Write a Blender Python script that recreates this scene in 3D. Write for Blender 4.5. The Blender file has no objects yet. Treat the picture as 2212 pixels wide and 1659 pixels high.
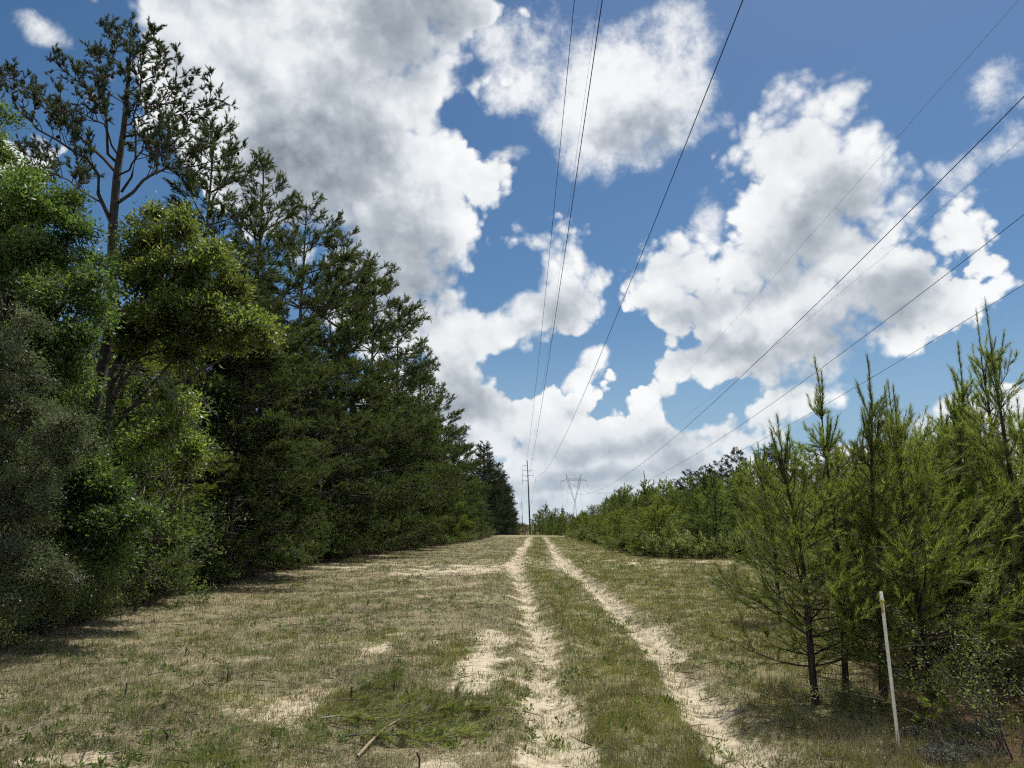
import bpy, math, random
import numpy as np
from mathutils import Vector, Matrix, Euler

scene = bpy.context.scene
COL = scene.collection
SEED = 7
rng = np.random.default_rng(SEED)
random.seed(SEED)

# ------------------------------------------------------------------ camera
EYE = np.array([0.0, 0.0, 1.8])
PITCH, YAW = math.radians(11.1), math.radians(1.64)
FOC = 1534.0                      # focal length in photograph units (picture 2212 x 1659)
cam_d = bpy.data.cameras.new("camera")
cam = bpy.data.objects.new("camera", cam_d)
COL.objects.link(cam)
cam.location = EYE
cam.rotation_euler = (math.pi / 2 + PITCH, 0, YAW)
cam_d.sensor_width = 36.0
cam_d.lens = FOC / 2212 * 36.0
cam_d.clip_start = 0.1
cam_d.clip_end = 9000
scene.camera = cam
_R = np.array(Euler((math.pi / 2 + PITCH, 0, YAW)).to_matrix())


def ray(px, py):
    d = _R @ np.array([(px - 1106) / FOC, (829.5 - py) / FOC, -1.0])
    return d / np.linalg.norm(d)


def at_depth(px, py, y):
    """point seen at (px, py) standing y metres ahead"""
    d = ray(px, py)
    return EYE + d * (y / d[1])


# ------------------------------------------------------------------ render
scene.render.engine = 'CYCLES'
cy = scene.cycles
cy.max_bounces = 6
cy.diffuse_bounces = 3
cy.glossy_bounces = 2
cy.transmission_bounces = 3
cy.transparent_max_bounces = 4
cy.sample_clamp_indirect = 4.0
cy.use_adaptive_sampling = True
cy.adaptive_threshold = 0.025
cy.adaptive_min_samples = 10
cy.use_denoising = False
cy.filter_width = 1.2
scene.view_settings.view_transform = 'Standard'
scene.view_settings.look = 'None'
scene.view_settings.gamma = 1
scene.view_settings.exposure = 0.0


# ------------------------------------------------------------------ node helpers
class NT:
    def __init__(self, tree):
        self.t = tree

    def new(self, typ, **kw):
        n = self.t.nodes.new(typ)
        for k, v in kw.items():
            setattr(n, k, v)
        return n

    def put(self, sock, v):
        if isinstance(v, bpy.types.NodeSocket):
            self.t.links.new(v, sock)
        elif v is not None:
            sock.default_value = v

    def math(self, op, a, b=None, c=None, clamp=False):
        n = self.new('ShaderNodeMath', operation=op)
        n.use_clamp = clamp
        for s, v in zip(n.inputs, (a, b, c)):
            self.put(s, v)
        return n.outputs[0]

    def vmath(self, op, a, b=None, scale=None):
        n = self.new('ShaderNodeVectorMath', operation=op)
        self.put(n.inputs[0], a)
        if b is not None:
            self.put(n.inputs[1], b)
        if scale is not None:
            self.put(n.inputs['Scale'], scale)
        return n.outputs['Value'] if op in ('LENGTH', 'DOT_PRODUCT', 'DISTANCE') else n.outputs[0]

    def noise(self, vec, scale, detail=4, rough=0.5, dist=0.0, lac=2.0, color=False):
        n = self.new('ShaderNodeTexNoise')
        if vec is not None:
            self.put(n.inputs['Vector'], vec)
        n.inputs['Scale'].default_value = scale
        n.inputs['Detail'].default_value = detail
        n.inputs['Roughness'].default_value = rough
        n.inputs['Lacunarity'].default_value = lac
        n.inputs['Distortion'].default_value = dist
        return n.outputs['Color' if color else 'Fac']

    def mapr(self, v, a, b, c=0.0, d=1.0, interp='LINEAR'):
        n = self.new('ShaderNodeMapRange', interpolation_type=interp)
        for s, x in zip(n.inputs, (v, a, b, c, d)):
            self.put(s, x)
        return n.outputs[0]

    def mix(self, f, a, b, blend='MIX'):
        n = self.new('ShaderNodeMix', data_type='RGBA', blend_type=blend)
        self.put(n.inputs[0], f)
        for s, v in ((n.inputs[6], a), (n.inputs[7], b)):
            if isinstance(v, tuple) and len(v) == 3:
                v = v + (1.0,)
            self.put(s, v)
        return n.outputs[2]

    def ramp(self, f, stops):
        n = self.new('ShaderNodeValToRGB')
        self.put(n.inputs[0], f)
        e = n.color_ramp.elements
        while len(e) > len(stops):
            e.remove(e[-1])
        while len(e) < len(stops):
            e.new(0.5)
        for el, (p, c) in zip(e, stops):
            el.position = p
            el.color = tuple(c) + (1.0,) if len(c) == 3 else c
        return n.outputs[0]


def s2l(r, g, b):
    f = lambda c: (c / 255 / 12.92) if c / 255 <= 0.04045 else ((c / 255 + 0.055) / 1.055) ** 2.4
    return (f(r), f(g), f(b))
# ------------------------------------------------------------------ mesh and object helpers
def make_mesh(name, V, F, mat=None, smooth=False):
    """V (n,3), F (m,k) arrays -> mesh"""
    me = bpy.data.meshes.new(name)
    V = np.ascontiguousarray(V, dtype=np.float32)
    F = np.ascontiguousarray(F, dtype=np.int32)
    m, k = F.shape
    me.vertices.add(len(V))
    me.vertices.foreach_set("co", V.ravel())
    me.loops.add(m * k)
    me.loops.foreach_set("vertex_index", F.ravel())
    me.polygons.add(m)
    me.polygons.foreach_set("loop_start", np.arange(0, m * k, k, dtype=np.int32))
    me.update(calc_edges=True)
    if smooth:
        me.shade_smooth()
    if mat is not None:
        me.materials.append(mat)
    return me


def join(parts):
    """[(V, F)] with equal face size -> one (V, F)"""
    Vs, Fs, b = [], [], 0
    for V, F in parts:
        Vs.append(V)
        Fs.append(F + b)
        b += len(V)
    return np.concatenate(Vs), np.concatenate(Fs)


def unit(a):
    return a / np.maximum(np.linalg.norm(a, axis=-1, keepdims=True), 1e-9)


def tubes(polys, sides=5):
    """polys: list of (points (n,3), radii (n,)) -> quads"""
    out = []
    by = {}
    for p, r in polys:
        by.setdefault(len(p), []).append((p, r))
    for n, lst in by.items():
        Pt = np.array([p for p, _ in lst], float)
        Rd = np.array([r for _, r in lst], float)
        T = unit(np.gradient(Pt, axis=1))
        ref = np.where(np.abs(T[..., 2:3]) > 0.9, np.array([1.0, 0, 0]), np.array([0, 0, 1.0]))
        A = unit(np.cross(T, ref))
        B = np.cross(T, A)
        ang = np.arange(sides) * 2 * math.pi / sides
        ring = A[:, :, None] * np.cos(ang)[None, None, :, None] + B[:, :, None] * np.sin(ang)[None, None, :, None]
        V = Pt[:, :, None] + ring * Rd[:, :, None, None]
        K = len(lst)
        k, i, s = np.meshgrid(np.arange(K), np.arange(n - 1), np.arange(sides), indexing='ij')
        s2 = (s + 1) % sides
        f = lambda a, b: (k * n + a) * sides + b
        F = np.stack([f(i, s), f(i, s2), f(i + 1, s2), f(i + 1, s)], -1).reshape(-1, 4)
        out.append((V.reshape(-1, 3), F))
    return join(out)


def boxes(lst):
    """list of (centre, size, rotation 3x3 or None) -> quads"""
    out = []
    c = np.array([(x, y, z) for x in (-.5, .5) for y in (-.5, .5) for z in (-.5, .5)])
    F = np.array([(0, 1, 3, 2), (4, 6, 7, 5), (0, 4, 5, 1), (2, 3, 7, 6), (0, 2, 6, 4), (1, 5, 7, 3)])
    for ce, sz, R in lst:
        v = c * np.array(sz)
        if R is not None:
            v = v @ np.array(R).T
        out.append((v + np.array(ce), F))
    return join(out)


def perp(D, r):
    """random unit vectors square to D"""
    R = r.normal(size=D.shape)
    R -= (R * D).sum(-1, keepdims=True) * D
    return unit(R)


def needles(B, D, L, per, nlen, nwid, r, ang=(0.5, 0.95), t0=0.0):
    """needle triangles along shoots B + t*L*D"""
    n = len(B)
    Bn = np.repeat(B, per, 0)
    Dn = np.repeat(D, per, 0)
    Ln = np.repeat(L, per)
    t = t0 + (1 - t0) * r.random(n * per)
    a = r.uniform(ang[0], ang[1], n * per) * (1 - 0.45 * t)
    dirn = Dn * np.cos(a)[:, None] + perp(Dn, r) * np.sin(a)[:, None]
    base = Bn + Dn * (Ln * t)[:, None]
    ln = nlen * r.uniform(0.7, 1.15, n * per)
    w = perp(dirn, r) * (nwid * r.uniform(0.7, 1.2, n * per) * 0.5)[:, None]
    V = np.stack([base - w, base + w, base + dirn * ln[:, None]], 1).reshape(-1, 3)
    return V, np.arange(len(V)).reshape(-1, 3)


def leaves(Pc, D, L, Wd, r):
    """pointed oval leaves (two quads' worth of rhombus) from Pc along D"""
    n = len(Pc)
    W = perp(D, r) * (Wd * 0.5)[:, None]
    nrm = np.cross(D, unit(W))
    mid = Pc + D * (L * 0.5)[:, None] + nrm * (L * r.uniform(-0.08, 0.14, n))[:, None]
    tip = Pc + D * L[:, None]
    V = np.stack([Pc, mid + W, tip, mid - W], 1).reshape(-1, 3)
    return V, np.arange(len(V)).reshape(-1, 4)


def obj(name, me, parent=None, mat=None):
    o = bpy.data.objects.new(name, me)
    COL.objects.link(o)
    if parent is not None:
        o.parent = parent
    if mat is not None and me is not None and not me.materials:
        me.materials.append(mat)
    return o


def thing(name, label, cat, loc=(0, 0, 0), rz=0.0, s=1.0, group=None):
    o = bpy.data.objects.new(name, None)
    COL.objects.link(o)
    o.empty_display_size = 0.3
    o.location = loc
    o.rotation_euler = (0, 0, rz)
    o.scale = (s, s, s) if not isinstance(s, (tuple, list)) else s
    tag(o, label, cat, group)
    return o


def tag(o, label, cat, group=None):
    o["label"] = label
    o["category"] = cat
    if group:
        o["group"] = group
    return o


def dup(root, loc, rz=0.0, s=1.0, label=None, group=None):
    r = root.copy()
    COL.objects.link(r)
    r.location = loc
    r.rotation_euler = (0, 0, rz)
    r.scale = (s, s, s) if not isinstance(s, (tuple, list)) else s
    if label:
        r["label"] = label
    if group:
        r["group"] = group
    for ch in list(root.children):
        c = ch.copy()
        COL.objects.link(c)
        c.parent = r
        for g in list(ch.children):
            d = g.copy()
            COL.objects.link(d)
            d.parent = c
    return r


# ------------------------------------------------------------------ materials
def leaf_mat(name, dark, light, trans, tfac=0.45, gloss=0.06, rough=0.35, odd=None, oddp=0.0):
    m = bpy.data.materials.new(name)
    m.use_nodes = True
    n = NT(m.node_tree)
    m.node_tree.nodes.clear()
    geo = n.new('ShaderNodeNewGeometry')
    oi = n.new('ShaderNodeObjectInfo')
    rnd = geo.outputs['Random Per Island']
    c = n.mix(rnd, dark, light)
    if odd is not None:
        c = n.mix(n.mapr(n.math('FRACT', n.math('MULTIPLY', rnd, 37.7)), 1 - oddp, 1 - oddp + 0.02), c, odd)
    # branches differ in age and vigour: patches about a metre across
    pn = n.noise(n.vmath('ADD', geo.outputs['Position'], n.math('MULTIPLY', oi.outputs['Random'], 50.0)), 0.9, 2, 0.5)
    pn2 = n.noise(geo.outputs['Position'], 3.2, 2, 0.5)
    var = n.math('MULTIPLY', n.math('MULTIPLY', n.mapr(pn, 0.3, 0.7, 0.72, 1.30), n.mapr(pn2, 0.3, 0.7, 0.75, 1.25)), n.mapr(oi.outputs['Random'], 0, 1, 0.85, 1.15))
    c = n.vmath('SCALE', c, scale=var)
    tr = n.vmath('SCALE', n.mix(rnd, tuple(0.75 * t for t in trans), tuple(1.2 * t for t in trans)), scale=var)
    d = n.new('ShaderNodeBsdfDiffuse')
    n.put(d.inputs[0], c)
    t = n.new('ShaderNodeBsdfTranslucent')
    n.put(t.inputs[0], tr)
    g = n.new('ShaderNodeBsdfGlossy')
    g.inputs['Roughness'].default_value = rough
    g.inputs['Color'].default_value = (1, 1, 1, 1)
    m1 = n.new('ShaderNodeMixShader')
    m1.inputs[0].default_value = tfac
    n.put(m1.inputs[1], d.outputs[0])
    n.put(m1.inputs[2], t.outputs[0])
    m2 = n.new('ShaderNodeMixShader')
    m2.inputs[0].default_value = gloss
    n.put(m2.inputs[1], m1.outputs[0])
    n.put(m2.inputs[2], g.outputs[0])
    o = n.new('ShaderNodeOutputMaterial')
    n.put(o.inputs[0], m2.outputs[0])
    return m


def bark_mat(name, c1, c2, scale=14.0, stretch=0.25, rough=0.9):
    m = bpy.data.materials.new(name)
    m.use_nodes = True
    n = NT(m.node_tree)
    b = m.node_tree.nodes['Principled BSDF']
    tcn = n.new('ShaderNodeTexCoord')
    v = n.vmath('MULTIPLY', tcn.outputs['Object'], (1, 1, stretch))
    f = n.noise(v, scale, 5, 0.65, 0.5)
    n.put(b.inputs['Base Color'], n.ramp(f, [(0.3, c1), (0.7, c2)]))
    b.inputs['Roughness'].default_value = rough
    b.inputs['Specular IOR Level'].default_value = 0.2
    bp = n.new('ShaderNodeBump')
    bp.inputs['Strength'].default_value = 0.8
    bp.inputs['Distance'].default_value = 0.02
    n.put(bp.inputs['Height'], f)
    n.put(b.inputs['Normal'], bp.outputs[0])
    return m


def plain_mat(name, col, rough=0.6, metal=0.0, var=0.15, scale=6.0):
    m = bpy.data.materials.new(name)
    m.use_nodes = True
    n = NT(m.node_tree)
    b = m.node_tree.nodes['Principled BSDF']
    tcn = n.new('ShaderNodeTexCoord')
    f = n.noise(tcn.outputs['Object'], scale, 4, 0.6)
    lo = tuple(c * (1 - var) for c in col)
    hi = tuple(min(1, c * (1 + var)) for c in col)
    n.put(b.inputs['Base Color'], n.ramp(f, [(0.3, lo), (0.7, hi)]))
    b.inputs['Roughness'].default_value = rough
    b.inputs['Metallic'].default_value = metal
    return m


M = {}
M['pine_needles'] = leaf_mat('pine_needles', (0.020, 0.036, 0.015), (0.050, 0.074, 0.025), (0.12, 0.155, 0.034), 0.45, 0.02, 0.5, (0.11, 0.07, 0.03), 0.02)
M['open_pine_needles'] = leaf_mat('open_pine_needles', (0.026, 0.042, 0.022), (0.060, 0.080, 0.038), (0.10, 0.13, 0.05), 0.40, 0.02, 0.5, (0.10, 0.06, 0.03), 0.04)
M['sapling_needles'] = leaf_mat('sapling_needles', (0.058, 0.088, 0.022), (0.112, 0.146, 0.034), (0.30, 0.37, 0.055), 0.50, 0.03, 0.45, (0.19, 0.115, 0.05), 0.08)
M['far_needles'] = leaf_mat('far_needles', (0.038, 0.064, 0.018), (0.080, 0.110, 0.028), (0.20, 0.26, 0.045), 0.48, 0.02, 0.5)
M['bright_pine_needles'] = leaf_mat('bright_pine_needles', (0.045, 0.075, 0.020), (0.100, 0.135, 0.032), (0.28, 0.34, 0.045), 0.48, 0.02, 0.5)
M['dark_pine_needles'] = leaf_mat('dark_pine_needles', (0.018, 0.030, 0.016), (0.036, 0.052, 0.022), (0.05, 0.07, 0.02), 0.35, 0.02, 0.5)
M['green_oak_leaves'] = leaf_mat('green_oak_leaves', (0.033, 0.064, 0.018), (0.068, 0.110, 0.028), (0.18, 0.29, 0.045), 0.45, 0.035, 0.45)
M['yellow_oak_leaves'] = leaf_mat('yellow_oak_leaves', (0.046, 0.070, 0.018), (0.108, 0.134, 0.030), (0.28, 0.36, 0.05), 0.50, 0.04, 0.42, (0.18, 0.13, 0.04), 0.02)
M['grey_leaves'] = leaf_mat('grey_leaves', (0.046, 0.064, 0.032), (0.100, 0.116, 0.062), (0.16, 0.20, 0.07), 0.42, 0.025, 0.45, (0.13, 0.09, 0.055), 0.05)
M['shrub_leaves'] = leaf_mat('shrub_leaves', (0.045, 0.075, 0.026), (0.085, 0.130, 0.040), (0.20, 0.28, 0.05), 0.42, 0.02, 0.5, (0.14, 0.08, 0.04), 0.05)
M['pale_shrub_leaves'] = leaf_mat('pale_shrub_leaves', (0.09, 0.12, 0.04), (0.16, 0.19, 0.07), (0.28, 0.33, 0.08), 0.42, 0.02, 0.5)
M['pine_bark'] = bark_mat('pine_bark', (0.028, 0.024, 0.022), (0.095, 0.084, 0.076))
M['dark_bark'] = bark_mat('dark_bark', (0.020, 0.015, 0.012), (0.075, 0.055, 0.042))
M['oak_bark'] = bark_mat('oak_bark', (0.040, 0.034, 0.028), (0.12, 0.105, 0.09))
M['dead_wood'] = bark_mat('dead_wood', (0.16, 0.145, 0.125), (0.34, 0.31, 0.27), 9.0)
M['cone'] = bark_mat('cone', (0.03, 0.018, 0.012), (0.10, 0.06, 0.04), 60, 1.0)
# ------------------------------------------------------------------ sky, clouds and sun
SUN_EL, SUN_AZ = math.radians(67), math.radians(36)      # ahead of the viewer and a little to the right
SUN_DIR = Vector((math.sin(SUN_AZ) * math.cos(SUN_EL), math.cos(SUN_AZ) * math.cos(SUN_EL), math.sin(SUN_EL)))
sun_d = bpy.data.lights.new("sun", 'SUN')
sun_d.energy = 5.0
sun_d.angle = math.radians(0.53)
sun_d.color = (1.0, 0.95, 0.87)
sun = bpy.data.objects.new("sun", sun_d)
COL.objects.link(sun)
sun.rotation_euler = SUN_DIR.to_track_quat('Z', 'Y').to_euler()
sun.location = (20, 20, 60)

world = bpy.data.worlds.new("World")
scene.world = world
world.use_nodes = True
world.node_tree.nodes.clear()
N = NT(world.node_tree)
# (cloud masses given as azimuth / elevation of their middle, from where they hang in the sky)
def azel(px, py):
    d = ray(px, py)
    return math.atan2(d[0], d[1]), math.asin(d[2])

sky_t = N.new('ShaderNodeTexSky', sky_type='NISHITA')
sky_t.sun_disc = False
sky_t.sun_elevation = SUN_EL
sky_t.sun_rotation = SUN_AZ
sky_t.altitude = 0
sky_t.air_density = 1.0
sky_t.dust_density = 0.6
sky_t.ozone_density = 2.0
hs = N.new('ShaderNodeHueSaturation')
hs.inputs['Saturation'].default_value = 1.24
hs.inputs['Hue'].default_value = 0.497
hs.inputs['Value'].default_value = SKY_V = 0.84
N.put(hs.inputs['Color'], sky_t.outputs[0])


tc = N.new('ShaderNodeTexCoord')
dirv = tc.outputs['Generated']
sep = N.new('ShaderNodeSeparateXYZ')
N.put(sep.inputs[0], dirv)
az = N.math('ARCTAN2', sep.outputs[0], sep.outputs[1])
el = N.math('ARCSINE', sep.outputs[2])
com = N.new('ShaderNodeCombineXYZ')
N.put(com.inputs[0], az)
N.put(com.inputs[1], el)
P0 = com.outputs[0]
blue = N.mix(N.mapr(el, -0.02, 0.30, 1.0, 0.0, 'SMOOTHSTEP'), hs.outputs[0], tuple(10 * c for c in s2l(150, 184, 214)))
# billowing outline: push the lookup about with two scales of noise
wn = N.noise(dirv, 7.0, 3, 0.5, color=True)
wv = N.vmath('SCALE', N.vmath('SUBTRACT', wn, (0.5, 0.5, 0.5)), scale=0.10)
PW = N.vmath('ADD', P0, wv)
sp2 = N.new('ShaderNodeSeparateXYZ')
N.put(sp2.inputs[0], PW)
WX, WY = sp2.outputs[0], sp2.outputs[1]


def blobfield(X, Y, blobs, k=0.02):
    """smooth union of ellipses on the sky; roughly the depth inside, in radians"""
    acc = None
    for (px, py, rx, ry, rot) in blobs:
        a, e = azel(px, py)
        sx = abs(azel(px + 10, py)[0] - a) / 10          # picture units -> angle at that place in the sky
        sy = abs(azel(px, py - 10)[1] - e) / 10
        rx, ry = rx * sx, ry * sy
        r = 0.5 * (rx + ry)
        c, s = math.cos(math.radians(rot)), math.sin(math.radians(rot))
        if rot == 0:
            x = N.math('MULTIPLY_ADD', X, 1 / rx, -a / rx)
            y = N.math('MULTIPLY_ADD', Y, 1 / ry, -e / ry)
        else:
            x = N.math('MULTIPLY_ADD', X, c / rx, N.math('MULTIPLY_ADD', Y, s / rx, -(a * c + e * s) / rx))
            y = N.math('MULTIPLY_ADD', X, -s / ry, N.math('MULTIPLY_ADD', Y, c / ry, -(e * c - a * s) / ry))
        d2 = N.math('MULTIPLY_ADD', x, x, N.math('MULTIPLY', y, y))
        f = N.math('MULTIPLY_ADD', d2, -0.75 * r, 0.75 * r)
        acc = f if acc is None else N.math('SMOOTH_MAX', acc, f, k)
    return acc


MASS = [  # px, py, rx, ry, rotation: cumulus masses
    (640, 60, 400, 170, 0), (930, 30, 190, 130, -10), (480, 130, 210, 170, 20), (900, 180, 150, 150, 0),
    (700, 320, 270, 220, 0), (560, 230, 220, 150, 0), (900, 330, 90, 170, 0), (860, 480, 180, 160, 0), (1010, 395, 78, 62, -20),
    (940, 470, 105, 95, 0), (860, 660, 170, 150, 0), (960, 560, 50, 60, 0), (985, 615, 55, 60, 0), (1000, 720, 130, 130, 0),
    (1050, 850, 130, 110, 0), (960, 900, 200, 130, 0),
    (1090, 780, 64, 50, 0), (1160, 640, 125, 115, 30), (1185, 530, 70, 48, 0), (1225, 520, 36, 46, 0), (1090, 740, 130, 70, 20), (1200, 720, 85, 50, 0), (1140, 590, 70, 60, 0),
    (1740, 290, 95, 85, 25), (1690, 262, 50, 38, 0), (1820, 262, 32, 36, 0), (1780, 420, 150, 130, 0), (1890, 380, 52, 50, 0), (1640, 390, 30, 25, 0), (1700, 520, 170, 130, 0), (1850, 480, 90, 130, 0),
    (1880, 560, 130, 120, 0), (1720, 420, 120, 170, 0), (1950, 480, 60, 60, 0), (1990, 630, 110, 80, 0), (1640, 480, 70, 100, 20), (1330, 960, 120, 60, 0), (1480, 940, 120, 50, 0), (1800, 330, 110, 80, 0),
    (1475, 600, 82, 80, 0), (1430, 650, 60, 55, 0), (1560, 660, 140, 110, 0), (1720, 680, 240, 130, 0), (1950, 620, 160, 110, 30),
    (2060, 470, 70, 42, 40), (2000, 540, 100, 60, 35), (2050, 585, 40, 34, 0), (1990, 690, 130, 60, 10), (2060, 640, 30, 26, 20), (2150, 652, 34, 20, 20),
    (1480, 800, 110, 36, 15), (1640, 780, 170, 60, 10), (1420, 850, 70, 40, 10),
    (1250, 1085, 520, 60, 0), (1750, 1040, 420, 60, 0), (700, 1060, 500, 80, 0), (2150, 930, 260, 60, 0),
    (1160, 930, 110, 70, 0), (1300, 920, 80, 48, 0), (1420, 930, 130, 55, 0), (1560, 960, 110, 42, 0), (1640, 915, 60, 30, 0), (1250, 1010, 260, 75, 0),
    (1500, 1010, 220, 45, 0), (1720, 860, 120, 40, 10), (60, 300, 65, 60, 0), (20, 370, 90, 60, 0),
]
PUFFS = [(1282, 788, 42, 42, 0), (1252, 832, 26, 22, 0), (1375, 596, 12, 8, 0), (1585, 300, 8, 8, 0)]
HOLES = [(1330, 862, 44, 16, 20), (1560, 884, 56, 16, 20), (1180, 800, 56, 26, 30), (1095, 560, 40, 36, 0), (1060, 605, 38, 24, 30), (1275, 795, 100, 44, -10), (1335, 730, 36, 60, 0),
         (120, 215, 110, 70, 20), (1030, 300, 24, 40, 20), (1040, 110, 38, 22, 40), (1000, 250, 20, 26, 0), (1090, 820, 26, 16, 0)]
WISP = [(1330, 200, 190, 155, -8), (1440, 90, 110, 80, 0), (1150, 130, 100, 90, 30), (1080, 60, 80, 60, 0), (1270, 300, 60, 80, 0), (1450, 240, 90, 90, 0),
        (2170, 190, 60, 75, -40), (2120, 340, 90, 30, 30), (70, 92, 52, 24, 0), (1560, 280, 40, 16, 10), (1090, 345, 40, 18, 0), (1520, 480, 26, 60, -20),
        (2060, 370, 30, 30, 0), (2190, 290, 40, 40, 0)]
GREY = [(905, 45, 150, 120, 20), (690, 330, 190, 150, 30), (640, 470, 150, 150, 0), (800, 560, 150, 130, 0), (880, 640, 110, 90, 0), (1380, 290, 110, 80, 0),
        (1800, 470, 130, 100, 30), (1680, 570, 120, 80, 30), (1950, 640, 110, 50, 20), (1200, 690, 90, 50, 20), (1480, 700, 90, 40, 0), (1850, 700, 200, 60, 20), (1300, 960, 160, 26, 0),
        (1430, 960, 140, 24, 0), (1740, 800, 170, 40, 10), (1560, 760, 120, 40, 10), (1010, 850, 90, 70, 0), (1180, 1040, 140, 20, 0), (1330, 1020, 150, 18, 0), (1480, 1000, 90, 18, 0)]

F = blobfield(WX, WY, MASS, 0.035)
FP = blobfield(WX, WY, PUFFS, 0.01)
FH = blobfield(WX, WY, HOLES, 0.01)
FW = blobfield(WX, WY, WISP, 0.03)
FG = blobfield(WX, WY, GREY, 0.05)

# unseen scattered cloud, added overhead and behind to whiten the fill light
gen = N.math('MULTIPLY', N.math('SUBTRACT', N.noise(dirv, 2.6, 2, 0.5), 0.50), 0.9)
away = N.math('MAXIMUM', N.mapr(sep.outputs[1], 0.45, 0.20, 0, 1), N.mapr(el, 0.80, 0.95, 0, 1))
F = N.math('MAXIMUM', F, N.math('SUBTRACT', N.math('MULTIPLY', gen, away), N.math('MULTIPLY_ADD', away, -0.3, 0.3)))

# cauliflower detail: fractal noise plus rounded (cell) billows
n1 = N.noise(dirv, 9.0, 9, 0.64, 0.1)
vo = N.new('ShaderNodeTexVoronoi', feature='F1')
N.put(vo.inputs['Vector'], N.vmath('ADD', dirv, N.vmath('SCALE', wn, scale=0.04)))
vo.inputs['Scale'].default_value = 22
vo.inputs['Detail'].default_value = 2.0
vo.inputs['Roughness'].default_value = 0.55
bil = N.math('SUBTRACT', 0.55, vo.outputs['Distance'])
n1c = N.math('SUBTRACT', n1, 0.5)
det = N.math('ADD', N.math('MULTIPLY', n1c, 0.23), N.math('MULTIPLY', bil, 0.085))
F2 = N.math('ADD', N.math('ADD', F, det), 0.056)
F2 = N.math('SMOOTH_MIN', F2, N.math('MULTIPLY_ADD', FH, -1.0, N.math('MULTIPLY', det, 1.0)), 0.03)
F2 = N.math('MAXIMUM', F2, N.math('ADD', FP, N.math('MULTIPLY', n1c, 0.10)))
# edges: crisp on the billows, frayed where the noise says so
fray = N.mapr(N.noise(dirv, 4.0, 2, 0.5), 0.40, 0.64, 0.018, 0.075)
a_mass = N.mapr(N.math('DIVIDE', F2, fray), 0.0, 1.0, 0, 1, 'SMOOTHSTEP')
# thin, torn cloud
nw = N.noise(dirv, 12.0, 9, 0.68, 0.1)
w_in = N.mapr(FW, -0.035, 0.075, 0, 1)
a_w = N.mapr(N.math('MULTIPLY_ADD', w_in, 0.50, nw), 0.60, 0.94, 0, 0.95, 'SMOOTHSTEP')
a_w = N.math('MULTIPLY', a_w, N.mapr(w_in, 0.0, 0.22, 0, 1))
# light: white where thin or facing the sun, grey in the thick middle
relief = N.math('SUBTRACT', n1, N.noise(N.vmath('ADD', dirv, (0.005, 0.004, 0.014)), 9.0, 9, 0.64, 0.1))
relief2 = N.math('SUBTRACT', N.noise(dirv, 15.0, 3, 0.5), N.noise(N.vmath('ADD', dirv, (0.008, 0.004, 0.020)), 15.0, 3, 0.5))
n3 = N.noise(dirv, 6.0, 4, 0.55, 0.3)
thick = N.mapr(F2, 0.015, 0.14, 0.0, 0.27, 'SMOOTHSTEP')
grey = N.mapr(N.math('MULTIPLY_ADD', N.math('SUBTRACT', n3, 0.5), 0.16, FG), -0.06, 0.10, 0, 1, 'SMOOTHSTEP')
g2 = N.math('MULTIPLY_ADD', N.math('SUBTRACT', 0.50, n3), 0.65, thick)
shade = N.math('MULTIPLY_ADD', grey, 0.58, g2)
shade = N.math('MULTIPLY_ADD', relief, -1.2, shade)
shade = N.math('MULTIPLY_ADD', relief2, -0.75, shade)
shade = N.math('MULTIPLY_ADD', N.math('SUBTRACT', vo.outputs['Distance'], 0.66), 0.34, shade, clamp=True)
cloud = N.ramp(shade, [(0.0, s2l(250, 251, 252)), (0.30, s2l(232, 236, 239)), (0.60, s2l(186, 194, 203)), (1.0, s2l(136, 146, 158))])
alpha = N.math('MAXIMUM', a_mass, a_w, clamp=True)
# fade into bright humid air just above the horizon
low = N.mapr(el, 0.0, 0.16, 0.45, 0.0)
cloud = N.mix(low, cloud, s2l(176, 196, 214))
STR = 0.10
cl = N.vmath('SCALE', cloud, scale=1.0 / STR)
col = N.mix(alpha, blue, cl)
bg = N.new('ShaderNodeBackground')
bg.inputs['Strength'].default_value = STR
N.put(bg.inputs['Color'], col)
wo = N.new('ShaderNodeOutputWorld')
N.put(wo.inputs['Surface'], bg.outputs[0])
world.cycles.sampling_method = 'MANUAL'
world.cycles.sample_map_resolution = 512
# ------------------------------------------------------------------ ground
def vnoise(x, y, seed=0):
    xi, yi = np.floor(x).astype(np.int64), np.floor(y).astype(np.int64)
    fx, fy = x - xi, y - yi
    fx, fy = fx * fx * (3 - 2 * fx), fy * fy * (3 - 2 * fy)

    def h(a, b):
        n = (a * 374761393 + b * 668265263 + seed * 2246822519) & 0xFFFFFFFF
        n = ((n ^ (n >> 13)) * 1274126177) & 0xFFFFFFFF
        n = n ^ (n >> 16)
        return (n & 0xFFFF) / 65535.0
    return (h(xi, yi) * (1 - fx) + h(xi + 1, yi) * fx) * (1 - fy) + (h(xi, yi + 1) * (1 - fx) + h(xi + 1, yi + 1) * fx) * fy


def fbm(x, y, scale, octaves=4, seed=0):
    v, a, t = 0, 1.0, 0
    for o in range(octaves):
        v = v + a * vnoise(x * scale, y * scale, seed + o * 17)
        t += a
        a *= 0.55
        scale *= 2.1
    return v / t


def sstep(x, a, b):
    t = np.clip((x - a) / (b - a), 0, 1)
    return t * t * (3 - 2 * t)


def gnd(px, py):
    d = ray(px, py)
    k = -EYE[2] / d[2]
    return (EYE + d * k)[:2]


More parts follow.
